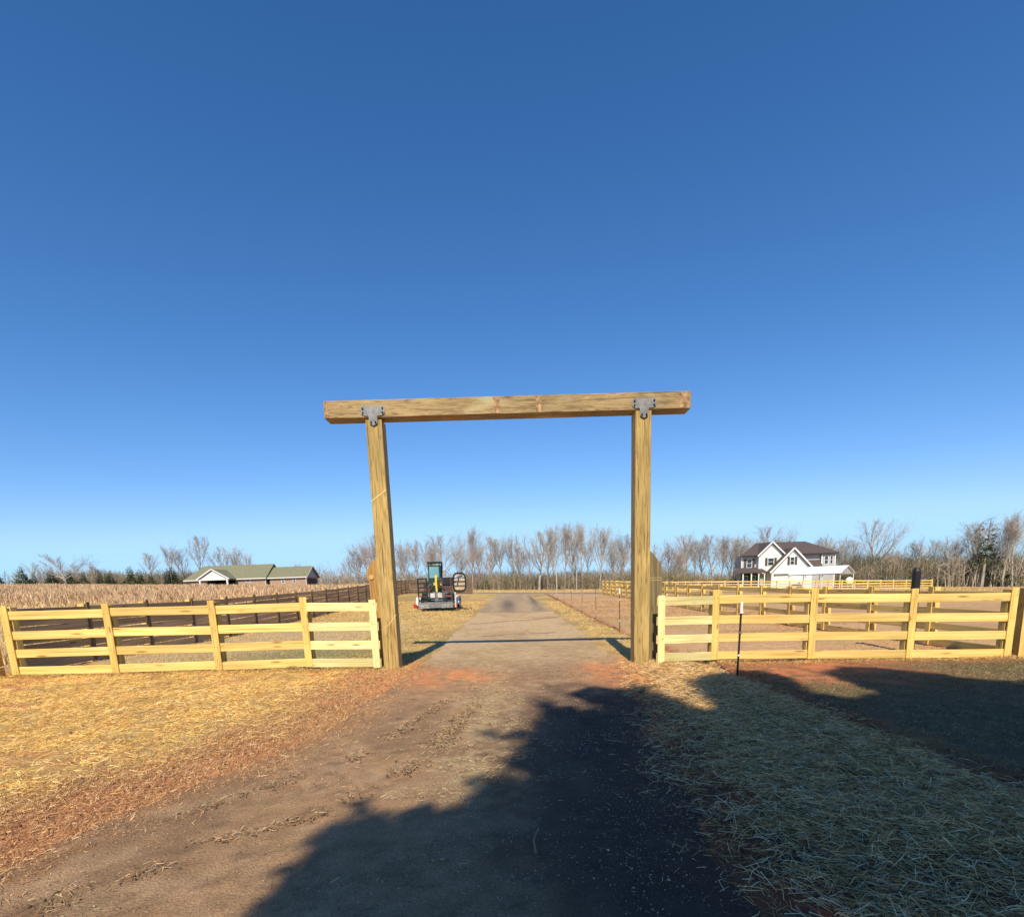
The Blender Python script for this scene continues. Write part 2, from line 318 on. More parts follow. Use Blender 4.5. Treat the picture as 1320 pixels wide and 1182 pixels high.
# ------------------------------------------------------------------ straw, stubble, tall grass
def strands(name, x, y, z, ln, w, tilt, colr, mat, kink=False):
    n = len(x); az = rng.uniform(0, 2 * np.pi, n); el = rng.normal(tilt[0], tilt[1], n)
    d = np.stack([np.cos(az) * np.cos(el), np.sin(az) * np.cos(el), np.sin(el)], -1); pz = rng.uniform(0, 2 * np.pi, n)
    s0 = np.stack([-np.sin(az), np.cos(az), np.zeros(n)], -1); s1 = np.cross(d, s0); s = s0 * np.cos(pz * .25)[:, None] + s1 * np.sin(pz * .25)[:, None]
    P = np.stack([x, y, z], -1); L_ = ln[:, None]; W = w[:, None] * .5
    A = P - d * L_ * .5; B = P + d * L_ * .5
    if kink:
        Mi = P + s0 * (rng.normal(0, .12, n))[:, None] * L_ + np.array((0, 0, 1.)) * (rng.uniform(0, .12, n))[:, None] * L_
        V = np.stack([A - s * W, A + s * W, Mi - s * W, Mi + s * W, B - s * W * .4, B + s * W * .4], 1); k = 6
        base = np.arange(n)[:, None, None] * 6; Fq = (base + np.array([[0, 1, 3, 2], [2, 3, 5, 4]])[None]).reshape(-1, 4)
    else:
        V = np.stack([A - s * W, A + s * W, B + s * W * .5, B - s * W * .5], 1); k = 4
        Fq = np.arange(n)[:, None] * 4 + np.array([0, 1, 2, 3])
    return mesh_np(name, V.reshape(-1, 3), Fq, mat, np.repeat(colr, k, 0))
def pick(pal, n, var=.18):
    pal = np.array(pal); c = pal[rng.integers(0, len(pal), n)]; return np.clip(c * rng.uniform(1 - var, 1 + var, (n, 1)), 0, .95)
STP = [(.62, .47, .20), (.70, .56, .28), (.50, .35, .13), (.40, .25, .10), (.66, .55, .33), (.34, .27, .10)]
def scatter(n, x0, x1, y0, y1, keep, pw=1.0):
    y = y0 + (y1 - y0) * rng.uniform(0, 1, n) ** pw; x = rng.uniform(x0, x1, n); m = rng.uniform(0, 1, n) < keep(x, y); return x[m], y[m]
def dens_n(x, y): return fbm(x * 1.2, y * 1.2, 12) * .6 + fbm(x * .35, y * .35, 11) * .4
# right strip
def kr(x, y):
    d = ddist(x, y) + (fbm(x * 3, y * 3, 63) - .5) * .6; return (.25 + .75 * sst(.15, .8, d)) * sst(-.3, .2, d) * sst(4.15, 3.75, x) * (.25 + .75 * sst(.72, .5, dens_n(x, y))) * sst(.25, .45, fbm(x * 2.5, y * 2.5, 61) + .12)
x, y = scatter(122000, 1.0, 4.3, 1.8, 10.6, kr, 1.1); n = len(x)
ln = rng.uniform(.04, .17, n) * np.where(rng.random(n) < .12, 1.8, 1); z = H(x, y) + rng.uniform(.002, .05, n)
tag(link('straw_mulch_beside_drive', strands('straw_right', x, y, z, ln, rng.uniform(.0018, .0048, n), (.04, .26), pick([(.95, .63, .28), (.95, .76, .46), (.84, .52, .22), (.56, .33, .13), (.38, .26, .09), (.13, .08, .035)], n), STRAW, True)), kind='stuff')
# left straw
def kl(x, y):
    d = ddist(x, y); return sst(.0, .9, d) * (.16 + .84 * sst(.60, .50, dens_n(x, y))) * (.22 + .78 * sst(.5, 2.0, d)) * (.35 + .65 * sst(.36, .56, fbm(x * 3, y * 3, 65)))
x, y = scatter(290000, -11, -1.9, 2.0, 10.6, kl, .9); n = len(x)
z = H(x, y) + rng.uniform(.0, .03, n)
tag(link('golden_straw_on_verge', strands('straw_left', x, y, z, rng.uniform(.03, .13, n), rng.uniform(.0022, .0052, n), (.05, .26), (.80 + .55 * fbm(x * 1.6, y * 1.6, 69))[:, None] * pick([(.92, .58, .18), (.94, .72, .30), (.74, .40, .11), (.52, .24, .07), (.90, .70, .34), (.80, .58, .13), (.34, .17, .06)], n), STRAW)), kind='stuff')
# right lawn beyond the furrow, thin dull grass
x, y = scatter(70000, 3.9, 11.5, 3.0, 10.8, lambda x, y: .3 + .7 * sst(.35, .6, fbm(x * 1.5, y * 1.5, 71)) - .6 * np.exp(-((x - 5.3) / 1.7) ** 2) * sst(7.6, 9, y)); n = len(x)
tag(link('thin_lawn_grass', strands('lawn_right', x, y, H(x, y) + rng.uniform(.0, .02, n), rng.uniform(.02, .07, n), rng.uniform(.003, .006, n), (.6, .4), pick([(.22, .17, .08), (.30, .24, .12), (.13, .14, .05), (.36, .29, .15)], n), GRASSM)), kind='stuff')
# clumps at the shoulder and gate (left of the drive, dry turf)
x, y = scatter(230000, -5.4, -1.7, 2.0, 10.8, lambda x, y: np.exp(-((ddist(x, y) - .55) / .75) ** 2) * (.45 + .55 * sst(.35, .6, fbm(x * 3, y * 3, 67)))); n = len(x)
tag(link('brown_turf_shoulder', strands('shoulder', x, y, H(x, y) + rng.uniform(-.002, .022, n), rng.uniform(.015, .06, n), rng.uniform(.0025, .006, n), (.4, .45), pick([(.50, .27, .13), (.36, .18, .09), (.62, .39, .18), (.26, .13, .07), (.72, .52, .28)], n), GRASSM)), kind='stuff')
x, y = scatter(70000, -4.6, 3.4, 2.0, 13.5, lambda x, y: np.exp(-((ddist(x, y) - .55) / .7) ** 2) * .9 * (x < 0) + np.exp(-((ddist(x, y) - .1) / .35) ** 2) * .5 * (x > 0)); n = len(x)
tag(link('dry_turf_edging', strands('edging', x, y, H(x, y) + rng.uniform(-.005, .02, n), rng.uniform(.02, .07, n), rng.uniform(.003, .006, n), (.3, .4), pick([(.50, .28, .14), (.36, .18, .10), (.62, .42, .20), (.26, .14, .08), (.70, .50, .27)], n), GRASSM)), kind='stuff')
# verge and paddock stubble beyond the gate
def kv(x, y): return (sst(.0, .5, ddist(x, y))) * (.35 + .65 * sst(.35, .6, fbm(x * .8, y * .8, 81))) * np.where(x > 3.9, .45, 1)
x, y = scatter(210000, -12, 14, 10.6, 40, kv, 1.6); n = len(x); sc1 = np.clip(y / 14, 1, 2.6)
pal = pick([(.66, .48, .19), (.56, .38, .14), (.44, .27, .10), (.74, .58, .28)], n); pp = pick([(.50, .29, .13), (.42, .22, .10), (.55, .37, .17)], n)
pal = np.where((x > 3.95)[:, None], pp, pal); gr = (np.exp(-((x + 5) / 2.2) ** 2 - ((y - 13) / 1.8) ** 2) > rng.random(n) * 1.1); pal[gr] = pal[gr] * np.array((.42, .60, .45))
tag(link('verge_stubble', strands('stubble', x, y, T(x, y) + micro(x, y) + .012, rng.uniform(.04, .09, n) * sc1, rng.uniform(.004, .009, n) * sc1, (.7, .4), pal, GRASSM)), kind='stuff')
# bits of straw and grit on the drive
def kd(x, y): return sst(-.05, -.3, ddist(x, y)) * (.05 + .95 * np.exp(-((x + .35) / .5) ** 2) * sst(3, 4.5, y)) * sst(.42, .62, fbm(x * 3.1, y * 3.1, 91))
x, y = scatter(90000, -3.4, 2.6, 2.2, 12, kd); n = len(x)
zd = T(x, y) + .02 + rng.uniform(0, .012, n)
tag(link('loose_straw_on_drive', strands('drive_straw', x, y, zd, rng.uniform(.015, .06, n), rng.uniform(.002, .005, n), (.05, .2), pick([(.50, .40, .22), (.36, .26, .13), (.60, .50, .3)], n), STRAW)), kind='stuff')
LA = ([2.5, 2.85, 3.2, 3.56, 4.4, 5.5, 7.6], [-2.6, -2.2, -1.97, -1.43, -1.0, -.75, -.5]); LB = ([3.5, 4.0, 4.62, 5.25, 7.6, 9], [-2.5, -2.19, -1.64, -1.43, -.85, -.7])
def dline(x, y): return np.maximum(np.exp(-((x - np.interp(y, *LA)) / .10) ** 2) * sst(.35, .6, vn(x * 2, y * 3.3, 15)), .7 * np.exp(-((x - np.interp(y, *LB)) / .09) ** 2) * sst(.4, .65, vn(x * 2, y * 3.1, 16)))
x, y = scatter(75000, -3.2, .2, 2.2, 8.5, dline); n = len(x)
tag(link('straw_along_wheel_ruts', strands('rut_straw', x, y, T(x, y) + .02 + rng.uniform(0, .02, n), rng.uniform(.015, .06, n), rng.uniform(.002, .005, n), (.2, .35), pick([(.50, .38, .20), (.34, .22, .12), (.62, .50, .3), (.22, .14, .09), (.45, .24, .12)], n), STRAW)), kind='stuff')
def pebbles(name, x, y, z, r, colr, mat):
    n = len(x); a = rng.uniform(0, 6.28, n); base = np.array([(1, 0, 0), (-.5, .8, 0), (-.6, -.8, .05), (.1, .1, .8), (0, 0, -.4)])
    base = base[None] * rng.uniform(.6, 1.3, (n, 5, 1)); c, s = np.cos(a)[:, None], np.sin(a)[:, None]
    V = np.stack([base[..., 0] * c - base[..., 1] * s, base[..., 0] * s + base[..., 1] * c, base[..., 2]], -1) * r[:, None, None] + np.stack([x, y, z], -1)[:, None]
    Ft = (np.arange(n)[:, None, None] * 5 + np.array([[0, 1, 3], [1, 2, 3], [2, 0, 3], [1, 0, 4], [2, 1, 4], [0, 2, 4]])[None]).reshape(-1, 3)
    return mesh_np(name, V.reshape(-1, 3), Ft, mat, np.repeat(colr, 5, 0))
x, y = scatter(85000, -3.6, 2.6, 2.0, 12, lambda x, y: sst(.15, -.2, ddist(x, y)) * (.15 + .85 * sst(.45, .65, fbm(x * 1.7, y * 1.7, 95))) * (.25 + .75 * (x > .6) + .6 * np.exp(-((x + .3) / .5) ** 2)), 1.2); n = len(x)
tag(link('gravel_on_drive', pebbles('grit', x, y, T(x, y) + .012 + rng.uniform(0, .008, n), rng.uniform(.0025, .0075, n) * np.where(rng.random(n) < .01, 2.2, 1), pick([(.24, .18, .13), (.14, .10, .08), (.40, .32, .24), (.26, .13, .08), (.55, .48, .40)], n), strand_mat('grit', .9, .2))), kind='stuff')
x, y = scatter(26000, -3.2, .2, 2.2, 8.5, dline); n = len(x)
tag(link('soil_crumbs_along_ruts', pebbles('rut_crumbs', x, y, T(x, y) + .012, rng.uniform(.005, .018, n), pick([(.10, .07, .055), (.16, .11, .08), (.30, .17, .10)], n), strand_mat('crumb', .95, .1))), kind='stuff')
x, y = scatter(14000, -9, 10, 2.0, 11, lambda x, y: sst(.0, .3, ddist(x, y)) * (np.exp(-((x - 4.0) / .35) ** 2) + .8 * np.exp(-((ddist(x, y) - .3) / .35) ** 2) + .05)); n = len(x)
tag(link('clay_clods', pebbles('clods', x, y, H(x, y) + .004, rng.uniform(.008, .03, n), pick([(.30, .14, .075), (.36, .19, .10), (.18, .09, .055)], n), strand_mat('clod', .95, .1))), kind='stuff')

def blades(name, x, y, h, w, colr, mat, lean=.18):
    n = len(x); a = rng.uniform(0, 2 * np.pi, n); z = T(x, y) - .03
    dx = rng.normal(0, lean, n) * h; dy = rng.normal(0, lean, n) * h; c, s = np.cos(a) * w * .5, np.sin(a) * w * .5
    V = np.stack([np.stack([x - c, y - s, z], -1), np.stack([x + c, y + s, z], -1), np.stack([x + c * .9 + dx * .4, y + s * .9 + dy * .4, z + h * .6], -1), np.stack([x - c * .2 + dx, y - s * .2 + dy, z + h], -1)], 1)
    return mesh_np(name, V.reshape(-1, 3), np.arange(n)[:, None] * 4 + np.array([0, 1, 2, 3]), mat, np.repeat(colr, 4, 0))
TG = [(.58, .38, .21), (.66, .46, .28), (.52, .32, .18), (.60, .43, .25), (.44, .27, .15), (.70, .53, .34)]
n = 210000; y = 12 + 105 * rng.random(n) ** 1.25; x = -10.9 - (8 + y * 1.15) * rng.random(n); m = x > -y * 1.12 - 6
x, y = x[m], y[m]; n = len(x); cl = fbm(x * .22, y * .22, 101)
tall = sst(30, 44, y + (cl - .5) * 14)
h = (.25 + .62 * tall) * (.65 + .7 * cl) * rng.uniform(.75, 1.2, n); w = (.008 + .0006 * y) * rng.uniform(.6, 1.6, n)
cc = pick(TG, n, .22) * (.75 + .5 * fbm(x * .5, y * .5, 103))[:, None]; cc = np.where((tall < .4)[:, None], cc * np.array((1.05, 1.12, .95)), cc)
tag(link('tall_dry_grass_field', blades('field_grass', x, y, h, w, cc, GRASSM)), kind='stuff')
n = 26000; y = 62 + 34 * rng.random(n); x = rng.uniform(-40, 80, n); m = (x < 1e9); x, y = x[m], y[m]
tag(link('rough_grass_before_trees', blades('rough_grass', x, y, rng.uniform(.08, .3, n), rng.uniform(.02, .07, n), pick([(.60, .43, .18), (.52, .34, .14), (.45, .33, .14)], n), GRASSM)), kind='stuff')

# ------------------------------------------------------------------ mesh builder for built things
class MB:
    def __init__(s): s.v = []; s.f = []
    def box(s, x0, y0, z0, x1, y1, z1):
        b = len(s.v); s.v += [(x0, y0, z0), (x1, y0, z0), (x1, y1, z0), (x0, y1, z0), (x0, y0, z1), (x1, y0, z1), (x1, y1, z1), (x0, y1, z1)]
        s.f += [tuple(b + i for i in q) for q in ((0, 3, 2, 1), (4, 5, 6, 7), (0, 1, 5, 4), (1, 2, 6, 5), (2, 3, 7, 6), (3, 0, 4, 7))]; return s
    def tube(s, p, q, r1, r2=None, n=8, caps=True):
        r2 = r1 if r2 is None else r2; p = Vector(p); q = Vector(q); d = (q - p).normalized()
        a = d.orthogonal().normalized(); c = d.cross(a); b = len(s.v)
        for P, r in ((p, r1), (q, r2)):
            for i in range(n):
                t = 2 * math.pi * i / n; s.v.append(tuple(P + (a * math.cos(t) + c * math.sin(t)) * r))
        s.f += [(b + i, b + (i + 1) % n, b + n + (i + 1) % n, b + n + i) for i in range(n)]
        if caps: s.f += [tuple(b + i for i in reversed(range(n))), tuple(b + n + i for i in range(n))]
        return s
    def bar(s, p, q, w, t):
        p = Vector(p); q = Vector(q); d = (q - p).normalized(); u = Vector((0, 0, 1)) if abs(d.z) < .9 else Vector((0, 1, 0))
        a = d.cross(u).normalized() * w / 2; c = a.cross(d).normalized() * t / 2; b = len(s.v)
        for P in (p, q): s.v += [tuple(P + k) for k in (-a - c, a - c, a + c, -a + c)]
        s.f += [tuple(b + i for i in k) for k in ((0, 3, 2, 1), (4, 5, 6, 7), (0, 1, 5, 4), (1, 2, 6, 5), (2, 3, 7, 6), (3, 0, 4, 7))]; return s
    def prism(s, pts, y0, y1):            # outline in x,z pushed through y
        b = len(s.v); n = len(pts); s.v += [(x, y0, z) for x, z in pts] + [(x, y1, z) for x, z in pts]
        s.f += [tuple(b + i for i in range(n)), tuple(b + n + i for i in reversed(range(n)))] + [(b + (i + 1) % n, b + i, b + n + i, b + n + (i + 1) % n) for i in range(n)]; return s
    def slab(s, pts, t):                  # planar polygon given thickness along its normal (down)
        P = [Vector(p) for p in pts]; nrm = (P[1] - P[0]).cross(P[2] - P[0]).normalized(); b = len(s.v); n = len(P)
        if nrm.z < 0: nrm = -nrm
        s.v += [tuple(p) for p in P] + [tuple(p - nrm * t) for p in P]
        s.f += [tuple(b + i for i in range(n)), tuple(b + n + i for i in reversed(range(n)))] + [(b + (i + 1) % n, b + i, b + n + i, b + n + (i + 1) % n) for i in range(n)]; return s
    def mesh(s, name, mat, bevel=0, smooth=False):
        me = bpy.data.meshes.new(name); me.from_pydata(s.v, [], s.f); me.update()
        import bmesh
        bm = bmesh.new(); bm.from_mesh(me); bmesh.ops.recalc_face_normals(bm, faces=bm.faces)
        if bevel: bmesh.ops.bevel(bm, geom=list(bm.edges), offset=bevel, segments=1, affect='EDGES', clamp_overlap=True)
        bm.to_mesh(me); bm.free()
        if smooth:
            for p in me.polygons: p.use_smooth = True
        me.materials.append(mat); return me
    def build(s, name, mat, parent=None, bevel=0, smooth=False, **k): return link(name, s.mesh(name, mat, bevel, smooth), parent, **k)
def bx(name, mat, parent, x0, y0, z0, x1, y1, z1, bevel=0): return MB().box(x0, y0, z0, x1, y1, z1).build(name, mat, parent, bevel)

# ------------------------------------------------------------------ timber gateway
arch = thing('timber_gateway', (0, 10.3, 0), 'tall square timber gateway with one long beam over the driveway', 'gateway')
def gz(x, y=10.3): return float(T(x, y))
for x0, lean in ((-2.435, .02), (2.64, 0)):
    z0 = gz(x0) - .1; w = .152
    p = MB().box(-w, .0, 0, w, .33, 4.83 - z0).build('post', AP, arch, .008, loc=(x0, -.02, z0)); p.rotation_euler = (0, R(lean), 0)
    if x0 < 0: p['label'] = 'left square post with thin pale scars across its face'
bm_ = MB().box(-3.43, 0, 0, 3.43, .33, .31).build('beam', AB, arch, .008, loc=(.09, -.035, 4.845)); bm_.rotation_euler = (0, R(.35), 0)
for xe in (-3.43, 3.43):
    s_ = 1 if xe > 0 else -1
    MB().box(min(xe, xe + .004 * s_), .01, .01, max(xe, xe + .004 * s_), .32, .30).build('end_grain_face', END, bm_)
for xa, ww in ((-.20, .13), (.58, .10), (-3.38, .07), (3.30, .18)):
    e_ = MB().box(xa - ww / 2, -.003, .015, xa + ww / 2, .0, .295).build('orange_band', PATCH, bm_)
for x0 in (-2.435, 2.64):
    pts = [(-.2, .0), (-.24, -.03), (-.25, -.10), (-.24, -.15), (-.17, -.185), (-.09, -.19), (-.08, -.33), (0, -.375), (.08, -.33), (.09, -.19), (.17, -.185), (.24, -.15), (.25, -.1), (.24, -.03), (.2, 0)]
    pl = MB().prism(pts, -.012, 0).build('steel_bracket', STEEL, arch, loc=(x0 + .005, -.04, 5.06 if x0 < 0 else 5.03), scale=(.92, 1, .92))
    for bxx, bz in ((-.2, -.05), (-.2, -.13), (.2, -.05), (.2, -.13), (-.045, -.31), (.045, -.31)):
        MB().tube((bxx, -.012, bz), (bxx, -.034, bz), .019, .017, 6).build('bolt', BOLT, pl)
for (xa, za, xb, zb) in ((-2.59, 3.36, -2.29, 3.56),):
    MB().bar((xa, -.0225, za), (xb, -.0225, zb), .003, .022).build('pale_scar', plain('pale_scar', (.7, .55, .25), .8), arch)
for z_ in (1.02,):
    MB().bar((-2.58, -.0225, .88), (-2.42, -.0225, 1.0), .003, .012).bar((-2.42, -.0225, 1.0), (-2.27, -.0225, 1.18), .003, .012).build('pale_scar', bpy.data.materials['pale_scar'], arch)
# side slabs standing behind the gateway posts
sl_ = thing('gate_slab_post', (-2.83, 10.66, gz(-2.8)), 'orange-brown slab post with a ragged cut top behind the left gateway post', 'post')
MB().prism([(-.02, -.1), (.42, -.1), (.42, 2.36), (.25, 2.32), (.16, 2.2), (.10, 2.19), (-.02, 2.0), (-.05, 1.86), (.0, 1.78)], 0, .2).build('slab', AO, sl_, .006, rot=(0, R(-1.0), 0))
MB().tube((.03, -.02, 1.86), (.03, .0, 1.86), .05, .055, 8).build('knot', plain('pale_knot', (.6, .42, .18), .8), sl_)
sr_ = thing('gate_slab_post', (2.74, 10.66, gz(2.8)), 'grey-brown slab post with a sloping top behind the right gateway post', 'post')
MB().prism([(.0, -.1), (.40, -.1), (.41, 1.85), (.38, 2.02), (.22, 2.22), (.05, 2.38), (.0, 2.38)], 0, .2).build('slab', AG, sr_, .006)
MB().bar((.0, -.003, 1.74), (.40, -.003, 1.735), .006, .012).bar((.0, -.003, 1.69), (.40, -.003, 1.685), .006, .012).build('pale_band', plain('pale_band', (.5, .4, .22), .8), sr_)
MB().bar((-.02, -.0225, 1.5), (-.02, -.0225, 1.2), .003, .001).build('seam', AG, sr_)
MB().prism([(-.21, -.1), (-.175, -.1), (-.175, .62), (-.21, .6)], -.3, -.05).build('foot_block', AG, sr_)

# ------------------------------------------------------------------ board fences
BOARD_W = .168; BOARD_T = .036
def unit_board(): return MB().box(0, -BOARD_T / 2, -BOARD_W / 2, 1, BOARD_T / 2, BOARD_W / 2)
board_me = unit_board().mesh('board', WB, .004); pboard_me = unit_board().mesh('pale_board', PB, .004)
post_me = MB().box(-.075, -.075, -.15, .075, .075, 1.40).mesh('post', WP, .006)
batten_me = MB().box(-.07, -.0135, .02, .07, .0135, 1.42).mesh('batten', WP, .004)
BZ = (.11, .475, .84, 1.24)
dboard_me = MB().box(0, -BOARD_T / 2, -.088, 1, BOARD_T / 2, .088).mesh('board', WD, .004); dbatten_me = MB().box(-.045, -.0135, .02, .045, .0135, 1.44).mesh('batten', WDP, .004)
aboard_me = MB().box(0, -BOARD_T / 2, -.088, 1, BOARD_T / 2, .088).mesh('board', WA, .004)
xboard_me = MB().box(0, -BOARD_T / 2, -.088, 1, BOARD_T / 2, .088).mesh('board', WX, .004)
BZD = [.12 + .1905 * k for k in range(7)]
def fence_run(label, pts, facing=1, group=None, zs=None, first=True, last=True, battens=True, bme=None, tme=None, bzs=BZ):
    """pts: list of (x,y) post positions; boards on the +facing side of the travel direction's right hand"""
    p0 = pts[0]; root = thing('board_fence', (p0[0], p0[1], float(T(*p0))), label, 'fence', group); o = root.location.copy()
    for i, (x, y) in enumerate(pts):
        a = pts[max(i - 1, 0)]; b = pts[min(i + 1, len(pts) - 1)]; d = Vector((b[0] - a[0], b[1] - a[1], 0)).normalized(); ang = math.atan2(d.y, d.x)
        nrm = Vector((d.y, -d.x, 0)) * facing; z = float(T(x, y)) if zs is None else zs[i]
        if (i == 0 and not first) or (i == len(pts) - 1 and not last): pass
        else:
            off = nrm * -(BOARD_T + .075)
            link('post', post_me, root, Vector((x, y, z + random.uniform(-.01, .01))) + off - o, (random.uniform(-.006, .006), random.uniform(-.006, .006), ang))
            if battens: link('batten', tme or batten_me, root, Vector((x, y, z)) + nrm * .0145 - o, (0, random.uniform(-.006, .006), ang))
        if i < len(pts) - 1:
            q = pts[i + 1]; z2 = float(T(*q)) if zs is None else zs[i + 1]; L_ = math.hypot(q[0] - x, q[1] - y); dd = Vector((q[0] - x, q[1] - y, 0)) / L_; an = math.atan2(dd.y, dd.x)
            n2 = Vector((dd.y, -dd.x, 0)) * facing
            for bz in bzs:
                j0, j1 = random.uniform(-.014, .014), random.uniform(-.014, .014)
                s = Vector((x, y, z + bz + j0)) + dd * .003 - n2 * BOARD_T / 2 - o
                pitch = -math.atan2(z2 + j1 - z - j0, L_)
                link('board', bme or board_me, root, s, (0, pitch, an), (L_ - .006, 1, 1))
    return root
def nails(root):
    for c in [c for c in root.children if c.name.startswith('batten')]:
        for bz in BZ:
            for dx in (-.035, .035): link('nail_head', nail_me, c, (dx, -.0137, bz + random.uniform(-.03, .03)))
nail_me = MB().tube((0, 0, 0), (0, -.004, 0), .007, .006, 6).mesh('nail_head', BOLT)
fl = [(-10.04, 10.3), (-8.02, 10.3), (-5.93, 10.3), (-4.10, 10.3)]
fence_run('yellow four-board fence front left of the gateway', fl, zs=[.20, .18, .17, .17]); nails(bpy.data.objects['board_fence'])
fr = [(4.12, 10.3), (6.08, 10.3), (8.09, 10.3), (10.09, 10.3)]
fence_run('yellow four-board fence front right of the gateway', fr, zs=[.03, -.02, -.08, -.13]); nails(bpy.data.objects['board_fence.001'])
def panel(label, x0, x1, z0, z1, stile_x):
    root = thing('infill_panel', (x0, 10.3, z0), label, 'fence panel')
    for bz in (.10, .46, .83, 1.22):
        link('board', pboard_me, root, (0.003, -BOARD_T / 2, bz), (0, -math.atan2(z1 - z0, x1 - x0), 0), (x1 - x0 - .006, 1, 1.02))
    st = MB().box(-.07, -.014, -.02, .07, .014, 1.345).build('stile', PP, root, .004, loc=(stile_x - x0, -BOARD_T - .017, (z0 + z1) / 2 - z0))
    for k in range(4):
        MB().tube((stile_x - x0 + .02, -BOARD_T - .031, BZ[k]), (stile_x - x0 + .02, -BOARD_T - .036, BZ[k]), .009, .009, 6).build('nail_head', BOLT, root)
    return root
panel('pale unweathered fence panel between the left fence and gateway', -4.03, -2.63, .17, .13, -2.72)
panel('pale unweathered fence panel between the right gateway post and fence', 2.93, 4.05, .04, .03, 3.02)
n_side = 22
def side_pts(x0, x1, y0=10.46, y1=54, n=22): return [(x0 + (x1 - x0) * i / (n - 1), y0 + (y1 - y0) * i / (n - 1)) for i in range(n)]
fence_run('long shaded board fence running back beside the tall grass field', side_pts(-10.2, -10.35), 1, first=False, bme=dboard_me, tme=dbatten_me, bzs=BZD)
fence_run('board fence running back on the right of the red paddock', side_pts(10.28, 9.7), -1, first=False)
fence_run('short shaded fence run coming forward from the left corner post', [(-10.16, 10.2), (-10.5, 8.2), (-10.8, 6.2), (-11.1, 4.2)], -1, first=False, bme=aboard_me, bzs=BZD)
fence_run('short fence run coming forward from the right corner post', [(10.35, 10.25), (12.3, 9.7), (14.2, 9.2)], 1)
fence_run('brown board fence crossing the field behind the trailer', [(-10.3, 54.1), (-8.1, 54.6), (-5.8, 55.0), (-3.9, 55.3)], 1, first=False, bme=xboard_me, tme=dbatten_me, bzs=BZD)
bp = [(9.75, 54.2), (12.4, 58.5), (15.1, 63), (17.8, 67.5), (20.6, 72), (23.4, 76.5)] + [(25.2 + 2.05 * i, 80 + .05 * i) for i in range(21)]
fence_run('far yellow fence crossing in front of the white house', bp, 1, first=False)

# tall black post behind the right fence
bk = thing('black_post', (8.92, 11.35, gz(8.9, 11.35)), 'tall black round-topped post behind the right front fence', 'post')
MB().tube((0, 0, 0), (0, 0, 1.78), .085, .08, 14).tube((0, 0, 1.78), (0, 0, 1.86), .08, .045, 14).build('shaft', BLACK, bk, smooth=False)
MB().tube((0, 0, .0), (0, 0, .08), .12, .11, 12).build('foot', STEEL, bk)

# wire fence on steel stakes
wf = thing('wire_fence', (3.95, 14, gz(3.95, 14)), 'wire fence on thin dark steel stakes along the right side of the drive', 'fence')
ypos = [18.5, 23.6, 28.2, 33.0, 37.5, 42.4, 47, 51.5]; o = wf.location
RUSTY = plain('weathered_stake', (.16, .11, .08), .8, .1)
def tpost(x, y, parent, ox, oy, oz, h=1.5, lx=0, tip=.2, w=.035, tips=True):
    z = float(T(x, y)); top = Vector((x + lx, y, z + h)); b0 = Vector((x, y, z - .1)); of = Vector((ox, oy, oz))
    s = MB(); s.bar(b0 - of, top - of, w, .006); s.bar(b0 + Vector((0, .015, 0)) - of, top + Vector((0, .015, 0)) - of, .006, .03)
    p = s.build('stake', GREEN_ST if tips else RUSTY, parent)
    d = (top - b0).normalized(); t0 = top - d * tip
    if tips: MB().bar(t0 - of - Vector((0, .004, 0)), top - of + d * .005 - Vector((0, .004, 0)), .042, .02).build('white_tip', WHITE, p)
    for k in (.35, .75, 1.1):
        c = b0 + d * (k + .1) - of; MB().box(c.x - w * .8, c.y - .03, c.z - .015, c.x + w * .8, c.y - .008, c.z + .015).build('wire_clip', WHITE if k != .75 else STEEL, p)
for i_, y in enumerate(ypos): tpost(3.95, y, wf, *o, h=(1.5, 1.72, 2.05, 1.75, 1.6, 2.2, 1.6, 1.5)[i_], lx=random.uniform(-.05, .05), w=.024, tips=(i_ == 0))
prev = None
for k, hz in enumerate((.12, .38, .64, .9, 1.16)):
    s = MB()
    for i in range(len(ypos) - 1):
        s.tube(Vector((3.95, ypos[i], gz(3.95, ypos[i]) + hz)) - o, Vector((3.95, ypos[i + 1], gz(3.95, ypos[i + 1]) + hz)) - o, .004, n=3, caps=False)
    s.build('wire', STEEL, wf)
st = thing('leaning_stake', (4.0, 8.95, gz(4, 8.95)), 'dark steel stake with a white tip leaning in front of the right fence', 'stake')
tpost(4.0, 8.95, st, 4.0, 8.95, gz(4, 8.95), h=1.28, lx=.03, tip=.16)
# two light poles by the far end of the wire fence
for x_, y_, h_, lab in ((4.6, 50, 2.9, 'thin pale pole near the far end of the wire fence'), (8.1, 62, 2.6, 'thin pale pole standing alone in the right paddock')):
    q = MB().tube((0, 0, -.1), (0, 0, h_), .04, .035, 6).build('marker_pole', plain('pale_pole', (.6, .55, .48), .7), None, loc=(x_, y_, gz(x_, y_))); tag(q, lab, 'pole')

